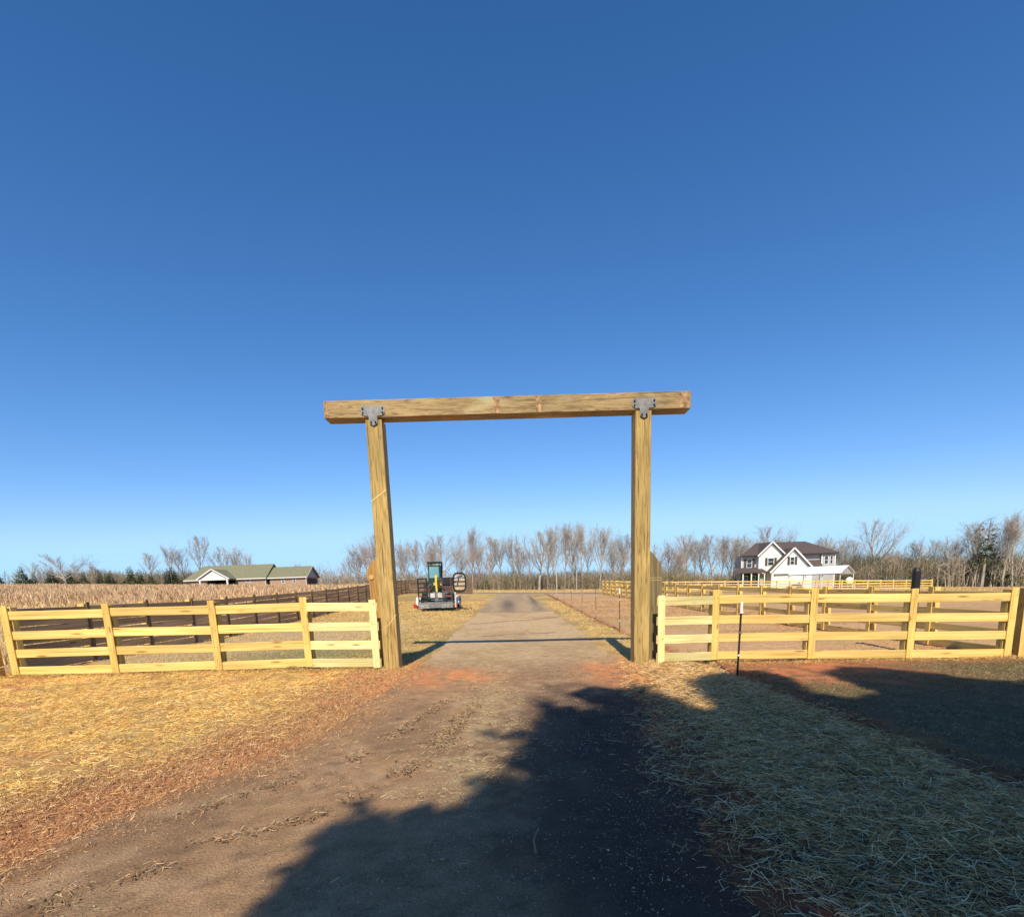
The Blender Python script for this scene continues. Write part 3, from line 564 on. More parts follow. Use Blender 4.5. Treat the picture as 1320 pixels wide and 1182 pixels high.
# ------------------------------------------------------------------ brick ranch house, left
BRICK, nt, b, N, L = nmat('red_brown_brick')
tc = N('ShaderNodeTexCoord'); mp_ = N('ShaderNodeMapping'); mp_.inputs['Rotation'].default_value = (R(90), 0, 0); L(tc.outputs['Object'], mp_.inputs['Vector'])
bt = N('ShaderNodeTexBrick'); bt.inputs['Scale'].default_value = 3.2; bt.inputs['Color1'].default_value = (.40, .24, .15, 1); bt.inputs['Color2'].default_value = (.30, .17, .11, 1); bt.inputs['Mortar'].default_value = (.45, .38, .30, 1); bt.inputs['Mortar Size'].default_value = .03
L(mp_.outputs[0], bt.inputs['Vector']); L(bt.outputs[0], b.inputs['Base Color']); b.inputs['Roughness'].default_value = .9
def roofmat(name, c, s=2.2):
    m, nt, b, N, L = nmat(name); tc = N('ShaderNodeTexCoord'); n = N('ShaderNodeTexNoise'); n.inputs['Scale'].default_value = 3; n.inputs['Detail'].default_value = 8
    w = N('ShaderNodeTexWave'); w.bands_direction = 'Z'; w.inputs['Scale'].default_value = s; w.inputs['Distortion'].default_value = .6
    L(tc.outputs['Object'], n.inputs['Vector']); L(tc.outputs['Object'], w.inputs['Vector'])
    mx = N('ShaderNodeMath'); mx.operation = 'MULTIPLY_ADD'; L(w.outputs['Fac'], mx.inputs[0]); mx.inputs[1].default_value = .25; L(n.outputs['Fac'], mx.inputs[2])
    r = N('ShaderNodeValToRGB'); e = r.color_ramp.elements; e[0].position = .35; e[0].color = (*[k * .72 for k in c], 1); e[1].position = .8; e[1].color = (*[k * 1.15 for k in c], 1)
    L(mx.outputs[0], r.inputs[0]); L(r.outputs[0], b.inputs['Base Color']); b.inputs['Roughness'].default_value = .9; return m
RG = roofmat('green_shingles', (.19, .19, .12)); RB = roofmat('brown_shingles', (.085, .064, .062))
TRIM = plain('white_trim', (.78, .78, .76), .5, 0, .05); 
def siding(name, c):
    m, nt, b, N, L = nmat(name); tc = N('ShaderNodeTexCoord'); w = N('ShaderNodeTexWave'); w.wave_profile = 'SAW'; w.bands_direction = 'Z'; w.inputs['Scale'].default_value = 1.6
    n = N('ShaderNodeTexNoise'); n.inputs['Scale'].default_value = 1.3; n.inputs['Detail'].default_value = 5; L(tc.outputs['Object'], n.inputs['Vector'])
    L(tc.outputs['Object'], w.inputs['Vector']); r = N('ShaderNodeValToRGB'); e = r.color_ramp.elements; e[0].position = .35; e[0].color = (*[k * .86 for k in c], 1); e[1].position = .65; e[1].color = (*c, 1)
    L(n.outputs['Fac'], r.inputs[0]); L(r.outputs[0], b.inputs['Base Color']); bp = N('ShaderNodeBump'); bp.inputs['Strength'].default_value = .5; bp.inputs['Distance'].default_value = .03
    L(w.outputs['Fac'], bp.inputs['Height']); L(bp.outputs[0], b.inputs['Normal']); b.inputs['Roughness'].default_value = .6; return m
SIDW = siding('white_siding', (.80, .80, .78)); SIDG = siding('grey_siding', (.42, .43, .45))
GLASS = plain('dark_window_glass', (.03, .04, .05), .08, 0, .3, 1, spec=.8); SHUT = plain('dark_shutter', (.07, .06, .06), .6); SOF = plain('shaded_recess_dark', (.07, .05, .045), .8)  # interior tone has shade of porches, breezeway and garage end put in
STEELR = plain('white_metal_roof', (.82, .84, .86), .35, .1, .04)
def window(parent, x, z, w, h, y, frame=TRIM, shutters=False, t=.06):
    f = MB().box(x - w / 2, y - t, z, x + w / 2, y + .02, z + .09).box(x - w / 2, y - t, z + h - .09, x + w / 2, y + .02, z + h).box(x - w / 2, y - t, z + .09, x - w / 2 + .09, y + .02, z + h - .09).box(x + w / 2 - .09, y - t, z + .09, x + w / 2, y + .02, z + h - .09).box(x - w / 2 + .09, y - t + .01, z + h / 2 - .03, x + w / 2 - .09, y + .01, z + h / 2 + .03).build('window', frame, parent)
    MB().box(x - w / 2 + .09, y - .03, z + .09, x + w / 2 - .09, y + .01, z + h - .09).build('pane', GLASS, f)
    if shutters:
        for s in (-1, 1):
            c = x + s * (w / 2 + .27); MB().box(c - .22, y - .05, z, c + .22, y - .004, z + h).build('shutter', SHUT, f)
hx, hy = -59.5, 110.0; hb = 2.95
hL = thing('brick_house', (hx, hy, hb), 'low brick ranch house with green shingle roofs and white porch gable', 'house')
e = 5.35 - hb; rd = 8.35 - hb
MB().box(-7.6, 0, -.4, -4.0, .3, e).box(-4.0, 3.0, -.4, 2.0, 3.3, e).box(2.0, 0, -.4, 8.2, .3, e).box(-7.6, .3, -.4, -7.3, 8, e).box(7.9, .3, -.4, 8.2, 8, e).box(-7.3, 7.7, -.4, 7.9, 8, e).box(1.7, .3, -.4, 2.0, 3, e).build('wall', BRICK, hL)
s = MB(); ov = .45
s.slab([(-8.75, -ov, e - .05), (8.6, -ov, e - .05), (8.6, 4, rd), (-6.6, 4, rd)], .15)
s.slab([(8.6, 8 + ov, e - .05), (-8.75, 8 + ov, e - .05), (-6.6, 4, rd), (8.6, 4, rd)], .15)
s.slab([(-8.75, -ov, e - .05), (-6.6, 4, rd), (-8.75, 8 + ov, e - .05)], .15); s.build('roof', RG, hL)
MB().slab([(8.21, 0, e), (8.21, 8, e), (8.21, 4, rd - .2)], .1).build('gable', SIDG, hL)
s = MB(); s.box(-8.75, -ov - .03, e - .22, 8.6, -ov, e - .04).build('fascia', TRIM, hL)
MB().bar((8.62, -ov, e - .12), (8.62, 4, rd - .08), .05, .22).bar((8.62, 8.4, e - .12), (8.62, 4, rd - .08), .05, .22).build('rake_board', RG, hL)
# porch
pz = 7.35 - hb; MB().slab([(-4.3, -3.3, e), (-1.0, -3.3, pz), (-1.0, 2.6, pz), (-4.3, 2.6, e)], .12).slab([(-1.0, -3.3, pz), (2.4, -3.3, e), (2.4, 2.6, e), (-1.0, 2.6, pz)], .12).build('porch_roof', RG, hL)
MB().prism([(-3.9, e), (2.0, e), (-1.0, pz - .3)], -3.05, -2.95).build('porch_gable', SIDW, hL)
MB().bar((-4.3, -3.34, e - .08), (-1.0, -3.34, pz - .08), .06, .22).bar((2.4, -3.34, e - .08), (-1.0, -3.34, pz - .08), .06, .22).box(-4.0, -3.1, e - .28, 2.1, -2.9, e - .02).build('porch_trim', TRIM, hL)
for cx in (-3.75, 1.85): MB().box(cx - .15, -3.15, -.4, cx + .15, -2.85, e - .28).build('porch_column', TRIM, hL)
MB().box(-3.98, 2.85, -.3, 1.98, 2.995, e - .1).build('porch_back_wall', SOF, hL)
MB().box(-2.0, 2.75, -.2, -1.1, 2.84, 2.0).build('door', BRICK, hL)
window(hL, 4.6, 1.55, 1.0, .75, 0)
# garage wing
gx0, gx1 = 9.0, 16.7; gr_ = 7.62 - hb
MB().box(gx0, .3, -.4, gx1, .6, e - .05).box(gx0, .6, -.4, gx0 + .3, 7, e - .05).box(gx1 - .3, .6, -.4, gx1, 7, e - .05).build('garage_wall', BRICK, hL)
MB().box(8.3, 1.2, -.4, 8.95, 1.5, e).build('breezeway', SOF, hL)
MB().slab([(8.4, -.1, e - .1), (17.1, -.1, e - .1), (17.1, 3.7, gr_), (8.4, 3.7, gr_)], .14).slab([(17.1, 7.5, e - .1), (8.4, 7.5, e - .1), (8.4, 3.7, gr_), (17.1, 3.7, gr_)], .14).build('garage_roof', RG, hL)
MB().slab([(16.71, .3, e - .05), (16.71, 7, e - .05), (16.71, 3.7, gr_ - .15)], .08).build('gable', SIDG, hL)
MB().box(8.4, -.14, e - .26, 17.1, -.1, e - .08).build('fascia', TRIM, hL)
MB().bar((17.12, -.1, e - .16), (17.12, 3.7, gr_ - .06), .04, .2).bar((17.12, 7.5, e - .16), (17.12, 3.7, gr_ - .06), .04, .2).build('rake_board', TRIM, hL)
MB().box(gx1, 1.2, -.3, gx1 + .03, 6.2, 2.0).build('garage_door', SOF, hL)
for cx in (11.8, 14.2): window(hL, cx, 1.1, .62, 1.05, .3)
for cx in (8.22, 16.75): MB().box(cx, -.05, -.4, cx + .1, .05, e - .1).build('downspout', TRIM, hL)

# ------------------------------------------------------------------ white two-storey house, right
hb2 = -.5; hR = thing('white_house', (45.5, 97, hb2), 'white and grey two-storey house with brown hip roof and twin gables', 'house')
def q(x, y, z): return (x - 45.5, y - 97, z - hb2)
def b2(name, mat, x0, y0, z0, x1, y1, z1): return MB().box(*q(x0, y0, z0), *q(x1, y1, z1)).build(name, mat, hR)
b2('wall', SIDG, 45.6, 102, -.8, 48.35, 104.3, 6.0); b2('wall', SIDG, 48.35, 102.0, -.8, 60.9, 111, 6.0)
w_ = b2('wing_wall', SIDG, 60.9, 101.6, -.8, 63.6, 111, 6.0)
b2('corner_trim', TRIM, 60.9, 101.5, -.8, 61.12, 101.72, 6.0); b2('corner_trim', TRIM, 63.5, 101.5, -.8, 63.7, 101.7, 6.0); b2('corner_trim', TRIM, 45.5, 101.9, 2.8, 45.68, 102.1, 6.0)
b2('gable_wall', SIDW, 48.45, 101, 2.5, 53.1, 101.98, 6.2)
g1 = MB().prism([(48.45 - 45.5, 6.2 - hb2), (53.1 - 45.5, 6.2 - hb2), (50.75 - 45.5, 8.35 - hb2)], 4.0, 4.3).build('gable', SIDW, hR)
b2('garage_wall', SIDW, 50.4, 99.7, -.8, 58.2, 101.9, 2.93)
MB().prism([(50.4 - 45.5, 2.93 - hb2), (58.2 - 45.5, 2.93 - hb2), (54.3 - 45.5, 6.94 - hb2)], 2.7, 2.95).build('gable', SIDW, hR)
ZE = 6.05; s = MB(); X0, X1, Y0, Y1 = 44.9, 64.1, 101.0, 111.7
s.slab([q(X0, Y0, ZE), q(X1, Y0, ZE), q(60.2, 106.3, 8.68), q(50.3, 106.3, 8.68)], .16); s.slab([q(X1, Y1, ZE), q(49.3, Y1, ZE), q(50.3, 106.3, 8.68), q(60.2, 106.3, 8.68)], .16)
s.slab([q(49.3, Y1, ZE), q(X0, Y0, ZE), q(50.3, 106.3, 8.68)], .16); s.slab([q(X1, Y0, ZE), q(X1, Y1, ZE), q(60.2, 106.3, 8.68)], .16); s.build('main_roof', RB, hR)
MB().slab([q(X0 + .1, Y0 + .1, ZE - .17), q(X1 - .1, Y0 + .1, ZE - .17), q(X1 - .1, Y1 - .1, ZE - .17), q(49.4, Y1 - .1, ZE - .17)], .04).build('soffit', SHUT, hR)
s = MB(); s.slab([q(48.0, 100.5, 5.86), q(50.75, 100.5, 8.5), q(50.75, 106, 8.5), q(48.0, 106, 5.86)], .12); s.slab([q(50.75, 100.5, 8.5), q(53.55, 100.5, 5.86), q(53.55, 106, 5.86), q(50.75, 106, 8.5)], .12); s.build('gable_roof', RB, hR)
MB().bar(q(48.0, 100.47, 5.8), q(50.75, 100.47, 8.43), .05, .24).bar(q(53.55, 100.47, 5.8), q(50.75, 100.47, 8.43), .05, .24).build('rake_board', TRIM, hR)
s = MB(); s.slab([q(49.85, 99.2, 2.63), q(54.3, 99.2, 7.15), q(54.3, 102.6, 7.15), q(49.85, 102.6, 2.63)], .12); s.slab([q(54.3, 99.2, 7.15), q(58.75, 99.2, 2.63), q(58.75, 102.6, 2.63), q(54.3, 102.6, 7.15)], .12); s.build('garage_roof', RB, hR)
MB().bar(q(49.85, 99.16, 2.57), q(54.3, 99.16, 7.08), .05, .28).bar(q(58.75, 99.16, 2.57), q(54.3, 99.16, 7.08), .05, .28).build('rake_board', TRIM, hR)
MB().slab([q(55.2, 100.4, 3.1), q(60.85, 100.4, 3.1), q(60.85, 103.4, 6.3), q(55.2, 103.4, 6.3)], .12).build('lower_roof', RB, hR)
b2('wall', SIDG, 58.25, 100.9, -.8, 60.85, 101.98, 3.2)
window(hR, 50.8 - 45.5, 3.95 - hb2, 1.25, 1.5, 4.0, TRIM, True); window(hR, 54.25 - 45.5, 3.92 - hb2, .87, 1.54, 2.7, TRIM, True)
window(hR, 47.1 - 45.5, 3.7 - hb2, 1.05, 1.7, 5.0, TRIM, True); window(hR, 61.9 - 45.5, 3.9 - hb2, .8, 1.6, 4.6); window(hR, 62.9 - 45.5, 3.9 - hb2, .6, 1.6, 4.6)
gd = b2('garage_door', TRIM, 51.1, 99.64, -.6, 56.1, 99.69, 2.15)
for k in range(1, 4): b2('door_panel_line', SIDG, 51.15, 99.62, -.6 + k * .7, 56.05, 99.638, -.57 + k * .7)
b2('pent_roof', SIDG, 50.8, 99.3, 2.22, 56.4, 99.69, 2.4)
MB().slab([q(42.6, 98.7, 2.75), q(49.2, 98.7, 2.75), q(49.2, 102, 3.75), q(44.6, 102, 3.75)], .12).slab([q(42.6, 98.7, 2.75), q(44.6, 102, 3.75), q(45.6, 103, 3.75), q(44.4, 103, 2.95)], .12).build('porch_roof', RB, hR)
b2('porch_back_wall', SOF, 45.55, 101.7, -.6, 48.9, 101.98, 2.9)
for px_ in (42.9, 44.6, 46.2, 47.6, 48.7): b2('porch_post', TRIM if px_ != 42.9 else SHUT, px_ - .09, 98.9, -.6, px_ + .09, 99.08, 2.75)
b2('porch_floor', SOF, 42.8, 98.8, -.7, 48.9, 102, -.2)
for wx in (46.3, 47.9): window(hR, wx - 45.5, .6 - hb2, .8, 1.6, 4.66)
# carport beside it
a_ = R(-50); cp = thing('carport', (55.8, 87.4, float(T(55.8, 87.4))), 'open carport with a white metal roof in front of the white house', 'carport', None, a_)
ch = 2.0 - cp.location.z; crz = 3.35 - cp.location.z; W_ = 6.6; L_ = 8.3
MB().slab([(-L_, -.3, ch), (.2, -.3, ch), (.2, W_ / 2, crz), (-L_, W_ / 2, crz)], .06).slab([(.2, W_ + .3, ch), (-L_, W_ + .3, ch), (-L_, W_ / 2, crz), (.2, W_ / 2, crz)], .06).build('roof', STEELR, cp)
for xx in (-L_ + .1, -L_ * .66, -L_ * .33, 0):
    for yy in (0, W_): MB().box(xx - .05, yy - .05, -.2, xx + .05, yy + .05, ch).build('leg', TRIM, cp)
    MB().bar((xx, 0, ch - .05), (xx, W_ / 2, crz - .12), .06, .06).bar((xx, W_, ch - .05), (xx, W_ / 2, crz - .12), .06, .06).bar((xx, 0, ch - .1), (xx, W_, ch - .1), .05, .05).build('truss', TRIM, cp)
MB().slab([(-.1, 0, ch + .02), (-.1, W_, ch + .02), (-.1, W_ / 2, crz - .1)], .04).build('end_gable', SIDG, cp)
MB().box(-L_, -.34, ch - .14, .2, -.3, ch - .02).build('gutter', SHUT, cp)
tk = thing('storage_tank', (55.5, 84.5, float(T(55.5, 84.5))), 'round white tank on a low stand beside the carport', 'tank')
s = MB(); 
for i in range(8):
    t0, t1 = -math.pi / 2 + math.pi * i / 8, -math.pi / 2 + math.pi * (i + 1) / 8
    s.tube((0, .35 * math.sin(t0), 1.3), (0, .35 * math.sin(t1), 1.3), max(.6 * math.cos(t0), .01), max(.6 * math.cos(t1), .01), 16, False)
s.build('drum', WHITE, tk, smooth=True)
MB().box(-.4, -.2, 0, -.3, .2, .85).box(.3, -.2, 0, .4, .2, .85).build('stand', STEEL, tk)

# ------------------------------------------------------------------ trailer with a small excavator
YEL = plain('yellow_paint', (.62, .48, .06), .5); GRY = plain('grey_steel', (.22, .22, .22), .6, .2, .3, 5); DKG = plain('dark_green_paint', (.02, .045, .035), .5); TEAL = plain('tinted_cab_glass', (.16, .36, .42), .1, 0, .1, 2, spec=.7)
RED = plain('red_lamp', (.5, .03, .02), .4); DKR = plain('rusty_red_frame', (.22, .05, .045), .6, 0, .4); LG = plain('light_grey_box', (.55, .56, .56), .5, 0, .2)
tz = float(T(-4.3, 31)); tr = thing('flatbed_trailer', (-4.42, 31, tz), 'flatbed trailer seen from behind with two ladder ramps raised', 'trailer', None, R(1.5))
bx('deck', GRY, tr, -1.02, 0, .42, 1.02, 5.4, .52); bx('rear_crossbar', GRY, tr, -1.05, -.12, .18, 1.05, -.002, .56)
LG2 = plain('worn_grey_plate', (.32, .33, .34), .6, .1, .4, 9); bx('bumper_plate', LG2, tr, -1.0, -.16, .2, -.36, -.125, .44); bx('bumper_plate', LG2, tr, .36, -.16, .2, 1.0, -.125, .44); bx('centre_plate', STEEL, tr, -.33, -.18, .22, .33, -.125, .52)
for s_ in (-1, 1):
    fx = s_ * 1.2
    pts = [(-.15, .35), (.0, .78), (.3, .86), (1.3, .86), (1.6, .78), (1.75, .35)]
    fm = MB(); [fm.bar((fx, p[0] + 1.2, p[1]), (fx, q_[0] + 1.2, q_[1]), .26, .03) for p, q_ in zip(pts, pts[1:])]; fm.box(fx - .13, 1.05, .35, fx + .13, 1.08, .72).build('fender', WHITE, tr)
    for wy in (1.55, 2.4):
        t_ = MB().tube((fx - .11, wy, .36), (fx + .11, wy, .36), .36, .36, 20).build('wheel', RUB, tr); MB().tube((fx - .115, wy, .36), (fx + .115, wy, .36), .18, .18, 12).build('rim', WHITE, t_)
    bx('tail_lamp', RED, tr, fx - .12, -.05, .22, fx + .08, .0, .46)
    # raised ladder ramp
    x0, x1 = (s_ * 1.02, s_ * .42) if s_ > 0 else (-1.02, -.42); x0, x1 = min(x0, x1), max(x0, x1)
    rp = MB().bar((x0 + .04, -.02, .5), (x0 + .04, -.12, 1.98), .08, .08).bar((x1 - .04, -.02, .5), (x1 - .04, -.12, 1.98), .08, .08).build('ramp', BLACK if s_ < 0 else SHUT, tr)
    for k in range(6):
        z_ = .62 + k * .255; MB().box(x0 + .06, -.06 - k * .017 - .04, z_, x1 - .06, -.06 - k * .017 + .04, z_ + .075).build('rung', DKR if (k == 1 or s_ > 0 and k in (2, 3)) else BLACK, rp)
bx('corner_post', LG, tr, 1.16, -.2, .2, 1.24, -.12, 1.1); bx('jack_foot', BLACK, tr, 1.2, -.24, .12, 1.5, -.1, .2)
# ring frame
rg = thing('round_cornered_rack', (-2.95, 31.1, tz + 1.15), 'dark rounded frame with tan crossbars raised at the trailer side', 'rack')
ring = []
for i in range(24):
    t = 2 * math.pi * i / 24; c, s_ = math.cos(t), math.sin(t); ring.append((.37 * math.copysign(abs(c) ** .6, c), .52 + .54 * math.copysign(abs(s_) ** .6, s_)))
s = MB(); [s.tube((ring[i][0], 0, ring[i][1]), (ring[(i + 1) % 24][0], 0, ring[(i + 1) % 24][1]), .055, n=6) for i in range(24)]; s.build('rim', BLACK, rg)
TAN = plain('tan_panel', (.55, .45, .30), .7, 0, .3, 8)
for z_, h_ in ((.1, .14), (.36, .12), (.62, .1), (.84, .08)): bx('crossbar', TAN, rg, -.32, -.02, z_, .32, .02, z_ + h_)
MB().tube((-.15, -.03, .3), (.0, -.03, .9), .04, n=6).tube((-.2, -.03, .78), (.2, -.03, .9), .03, n=6).build('hanger', SHUT, rg)
bx('bracket', SHUT, rg, -.34, .06, -.62, -.26, .14, .1)
# excavator on the deck
ex = thing('mini_excavator', (-4.42, 31.6, tz + .52), 'small green and yellow excavator with tall cab loaded on the trailer', 'excavator')
for s_ in (-1, 1):
    pts = [(0, .05), (.15, 0), (1.9, 0), (2.05, .08), (2.1, .25), (2.0, .42), (1.85, .48), (.2, .48), (.05, .4), (-.03, .22)]
    tk_ = MB(); n_ = len(pts); b0 = len(tk_.v)
    for xx in (s_ * .66 - .17, s_ * .66 + .17): tk_.v += [(xx, p[0] + .4, p[1]) for p in pts]
    tk_.f += [tuple(range(n_)), tuple(reversed(range(n_, 2 * n_)))] + [(i, (i + 1) % n_, n_ + (i + 1) % n_, n_ + i) for i in range(n_)]
    tk_.build('track', RUB, ex)
bx('undercarriage', GRY, ex, -.34, .7, .15, .34, 2.1, .5)
MB().box(-.62, .02, .12, .62, .1, .5).box(-.3, .1, .2, -.2, .7, .3).box(.2, .1, .2, .3, .7, .3).build('dozer_blade', STEEL, ex, .01)
for cx in (-.3, .27): bx('light_box', LG, ex, cx - .2, -.1, .28, cx + .2, .015, .56)
bx('turntable_body', DKG, ex, -.55, 1.0, .52, .62, 2.7, 1.0)
bx('engine_hood', BLACK, ex, .14, 1.15, 1.0, .92, 2.7, 1.5, .05); bx('counterweight', DKG, ex, -.98, 1.3, .6, -.64, 2.6, 1.25, .04)
cb = MB()
for (x_, y_) in ((-.62, 1.1), (.06, 1.1), (-.62, 2.3), (.06, 2.3)): cb.box(x_, y_, 1.0, x_ + .07, y_ + .07, 2.42)
cb.box(-.66, 1.05, 2.42, .17, 2.4, 2.5).box(-.62, 1.1, 2.2, .13, 1.17, 2.26).box(-.55, 1.1, 1.0, .06, 1.16, 1.5).build('cab_frame', DKG, ex, .006)
gl = MB().box(-.55, 1.125, 1.5, .06, 1.14, 2.2).build('windscreen', TEAL, ex); bx('rear_glass', TEAL, ex, -.55, 2.32, 1.5, .06, 2.34, 2.3)
bx('seat', BLACK, ex, -.48, 1.7, 1.0, .0, 2.1, 1.5)
MB().bar((.0, 1.0, .8), (-.05, .45, 1.6), .14, .2).bar((-.05, .45, 1.6), (-.02, .2, 1.25), .13, .16).build('boom', YEL, ex, .01)
MB().bar((-.02, .2, 1.3), (.02, .05, .62), .11, .14).build('dipper_arm', YEL, ex, .01)
MB().tube((.13, .75, .9), (.11, .4, 1.4), .045, n=8).tube((-.2, .6, .7), (-.38, .2, 1.1), .035, n=8).tube((-.38, .2, 1.1), (-.6, .2, .85), .03, n=8).build('hydraulic_ram', STEEL, ex)
MB().prism([(-.2, .3), (.22, .3), (.24, .62), (-.22, .62)], -.02, .3).build('bucket', GRY, ex, .01)
for s_ in (-1, 1):
    MB().box(s_ * .78 - .17, .3, .0, s_ * .78 + .17, .34, .62).build('dark_infill_panel', DKG if s_ < 0 else SHUT, ex)  # dark panel added behind each ramp to fill and darken the load
MB().tube((-.5, .5, .5), (-.15, .3, 1.0), .03, n=6).build('hose', BLACK, ex); MB().tube((.25, .5, .5), (.45, .4, .95), .03, n=6).tube((.45, .4, .95), (.2, .3, 1.2), .025, n=6).build('hose', BLACK, ex)
bx('step_plate', GRY, ex, -.75, .6, .5, .75, 1.0, .58); bx('tool_box', SHUT, ex, .3, .7, .58, .8, 1.05, .9); bx('fuel_tank', DKR, ex, -.85, .75, .58, -.5, 1.1, .86)
bx('yellow_guard', YEL, ex, -.3, 1.0, 1.02, .2, 1.09, 1.22)

# ------------------------------------------------------------------ trees
def rv(): return Vector((random.gauss(0, 1), random.gauss(0, 1), random.gauss(0, 1)))
def frust(V, Fc, p, q_, r1, r2, n):
    d = (q_ - p); 
    if d.length < 1e-5: return
    d.normalize(); a = d.orthogonal().normalized(); c = d.cross(a); b = len(V)
    for P, r in ((p, r1), (q_, r2)):
        for i in range(n): t = 2 * math.pi * i / n; V.append(P + (a * math.cos(t) + c * math.sin(t)) * r)
    for i in range(n): j = (i + 1) % n; Fc.append((b + i, b + j, b + n + j, b + n + i))
def limb(V, Fc, p, d, length, r, n, segs, wob, up=0.0, tip=.35):
    out = []; step = length / segs; r1 = r
    for i in range(segs):
        d = (d + rv() * wob + Vector((0, 0, up))).normalized(); q_ = p + d * step; r2 = r * (1 - (1 - tip) * (i + 1) / segs)
        frust(V, Fc, p, q_, r1, r2, n); out.append((q_.copy(), d.copy(), r2)); p = q_; r1 = r2
    return out
def bare_tree(seed, h=12., r=.22, fork=.35, spread=.6, nl=13, up=.12, lean=0, multi=1, dense=1.0):
    random.seed(seed); TV, TF, BV, BF = [], [], [], []
    for m_ in range(multi):
        base = Vector((random.uniform(-.6, .6) * (m_ > 0), random.uniform(-.3, .3) * (m_ > 0), -.3))
        hh = h * random.uniform(.8, 1) if m_ else h
        tr_ = limb(TV, TF, base, Vector((lean + random.uniform(-.06, .06) * (1 + m_ * 2), random.uniform(-.05, .05), 1)).normalized(), hh * .86, r, 6, 9, .035, .03, .12)
        for k in range(nl):
            t = fork + (1 - fork) * (k + random.random() * .8) / nl; i = min(8, int(t * 9)); P, d, rr_ = tr_[i]; Pp = tr_[i - 1][0] if i else base
            P = Pp.lerp(P, random.random()); a = random.uniform(0, 6.283); sp = spread * (1.0 - .5 * t)
            dd = (Vector((math.cos(a) * sp, math.sin(a) * sp, .85 - .15 * spread)) + Vector((lean, 0, 0))).normalized()
            ll = hh * (.53 - .36 * (t - fork) / (1 - fork)) * random.uniform(.8, 1.15) * (1 + max(0, spread - .7) * .5)
            l1 = limb(BV, BF, P, dd, ll, rr_ * .5 + .02, 4, 6, .075, up)
            for j in range(int(11 * dense)):
                P2, d2, r2 = l1[min(5, 1 + int(j * 5 / 9))]; d3 = (d2 + rv() * .42).normalized(); d3.z = abs(d3.z) * .9 + .1
                l2 = limb(BV, BF, P2, d3.normalized(), ll * random.uniform(.2, .4), .02 * h / 12, 3, 3, .12, up)
                for w in range(4):
                    P3, d4, r3 = l2[min(2, w % 3)]; d5 = (d4 + rv() * .45).normalized()
                    l3 = limb(BV, BF, P3, d5, ll * random.uniform(.1, .2), .011 * h / 12, 3, 1, .2, up, .5)
                    for u_ in range(3):
                        P4, d6, _ = l3[0]; P4 = P3.lerp(P4, .4 + .3 * u_); d7 = (d6 + rv() * .5).normalized(); e_ = P4 + d7 * ll * random.uniform(.06, .13); s_ = d7.orthogonal().normalized() * .0085 * h / 12
                        b = len(BV); BV.extend([P4 - s_, P4 + s_, e_ + s_ * .4, e_ - s_ * .4]); BF.append((b, b + 1, b + 2, b + 3))
    return TV, TF, BV, BF
def tomesh(name, V, Fc, mat):
    me = bpy.data.meshes.new(name); me.from_pydata([tuple(v) for v in V], [], Fc); me.materials.append(mat); me.update(); return me
VAR = []
for i, kw in enumerate([dict(spread=.62, nl=17, up=.09), dict(fork=.3, spread=.78, nl=18, up=.09), dict(fork=.36, spread=.55, nl=17, r=.2, up=.08), dict(h=12, fork=.2, spread=.65, nl=15, r=.16, up=.10), dict(fork=.28, spread=.5, multi=2, nl=12, r=.15, up=.09), dict(fork=.42, spread=.5, nl=16, r=.18, up=.11), dict(fork=.25, spread=1.35, nl=16, r=.34, up=.03, lean=-.12), dict(fork=.3, spread=1.4, nl=18, r=.42, up=.02, lean=-.2), dict(fork=.4, spread=.38, nl=19, r=.18, up=.11), dict(fork=.08, spread=.75, nl=22, r=.12, up=.08, dense=1.2)]):
    TV, TF, BV, BF = bare_tree(100 + i, **kw); zt = max(v.z for v in BV)
    VAR.append((tomesh('trunk', TV, TF, BARK), tomesh('crown', BV, BF, TWIGR if i == 9 else TWIG), zt))
TREES = [
(-111.1,118,3.5,3), (-115.1,128,6.5,6), (-94.8,112,7.8,7), (-103.5,125,5.9,1), (-102.7,130,6.5,4), (-86.0,126,9.0,2), (-79.4,124,11.3,5), (-80.6,130,10.2,0), (-74.2,126,13.2,1), (-71.4,131,10.5,3), (-68.4,131,11.3,4), (-67.1,136,9.6,2), (-56.4,140,7.1,5), (-34.3,112,7.3,3), (-30.6,108,9.8,4), (-26.2,102,11.2,1), (-21.1,108,9.8,2), (-18.0,104,10.2,0), (-16.3,110,10.2,5), (-12.3,102,11.3,1), (-10.9,112,9.7,3), (-6.9,98,12.1,8), (-6.1,92,7.9,9), (-3.3,104,11.4,2), (-1.3,104,12.0,5), (1.1,106,11.6,0), (5.6,96,11.4,1), (9.1,104,13.1,8), (10.8,100,13.2,8), (12.7,102,13.7,5), (14.2,100,13.3,8), (17.5,100,12.4,8), (21.4,106,10.7,2), (22.2,101,12.2,5), (25.6,106,10.7,8), (31.1,110,9.6,3), (33.1,108,9.7,9), (36.0,108,8.6,4), (38.6,108,11.2,5), (41.9,112,11.1,2), (42.5,108,11.7,1), (45.0,110,11.5,8), (47.7,112,10.9,3), (48.0,108,11.9,5), (52.2,112,11.0,2), (61.5,122,15.2,1), (66.5,126,13.0,5), (73.9,124,11.9,3), (77.5,124,12.2,4), (78.2,118,11.4,2), (73.6,104,14.3,1), (79.4,108,8.3,9), (81.9,108,8.6,3), (80.7,102,10.2,5), (84.7,104,10.1,2), (84.4,100,10.4,4), (88.1,102,10.3,5), (87.3,98,12.0,8), (87.1,96,12.6,1), (91.4,98,10.6,3), (87.6,92,13.4,8), (87.6,90,13.1,5)]
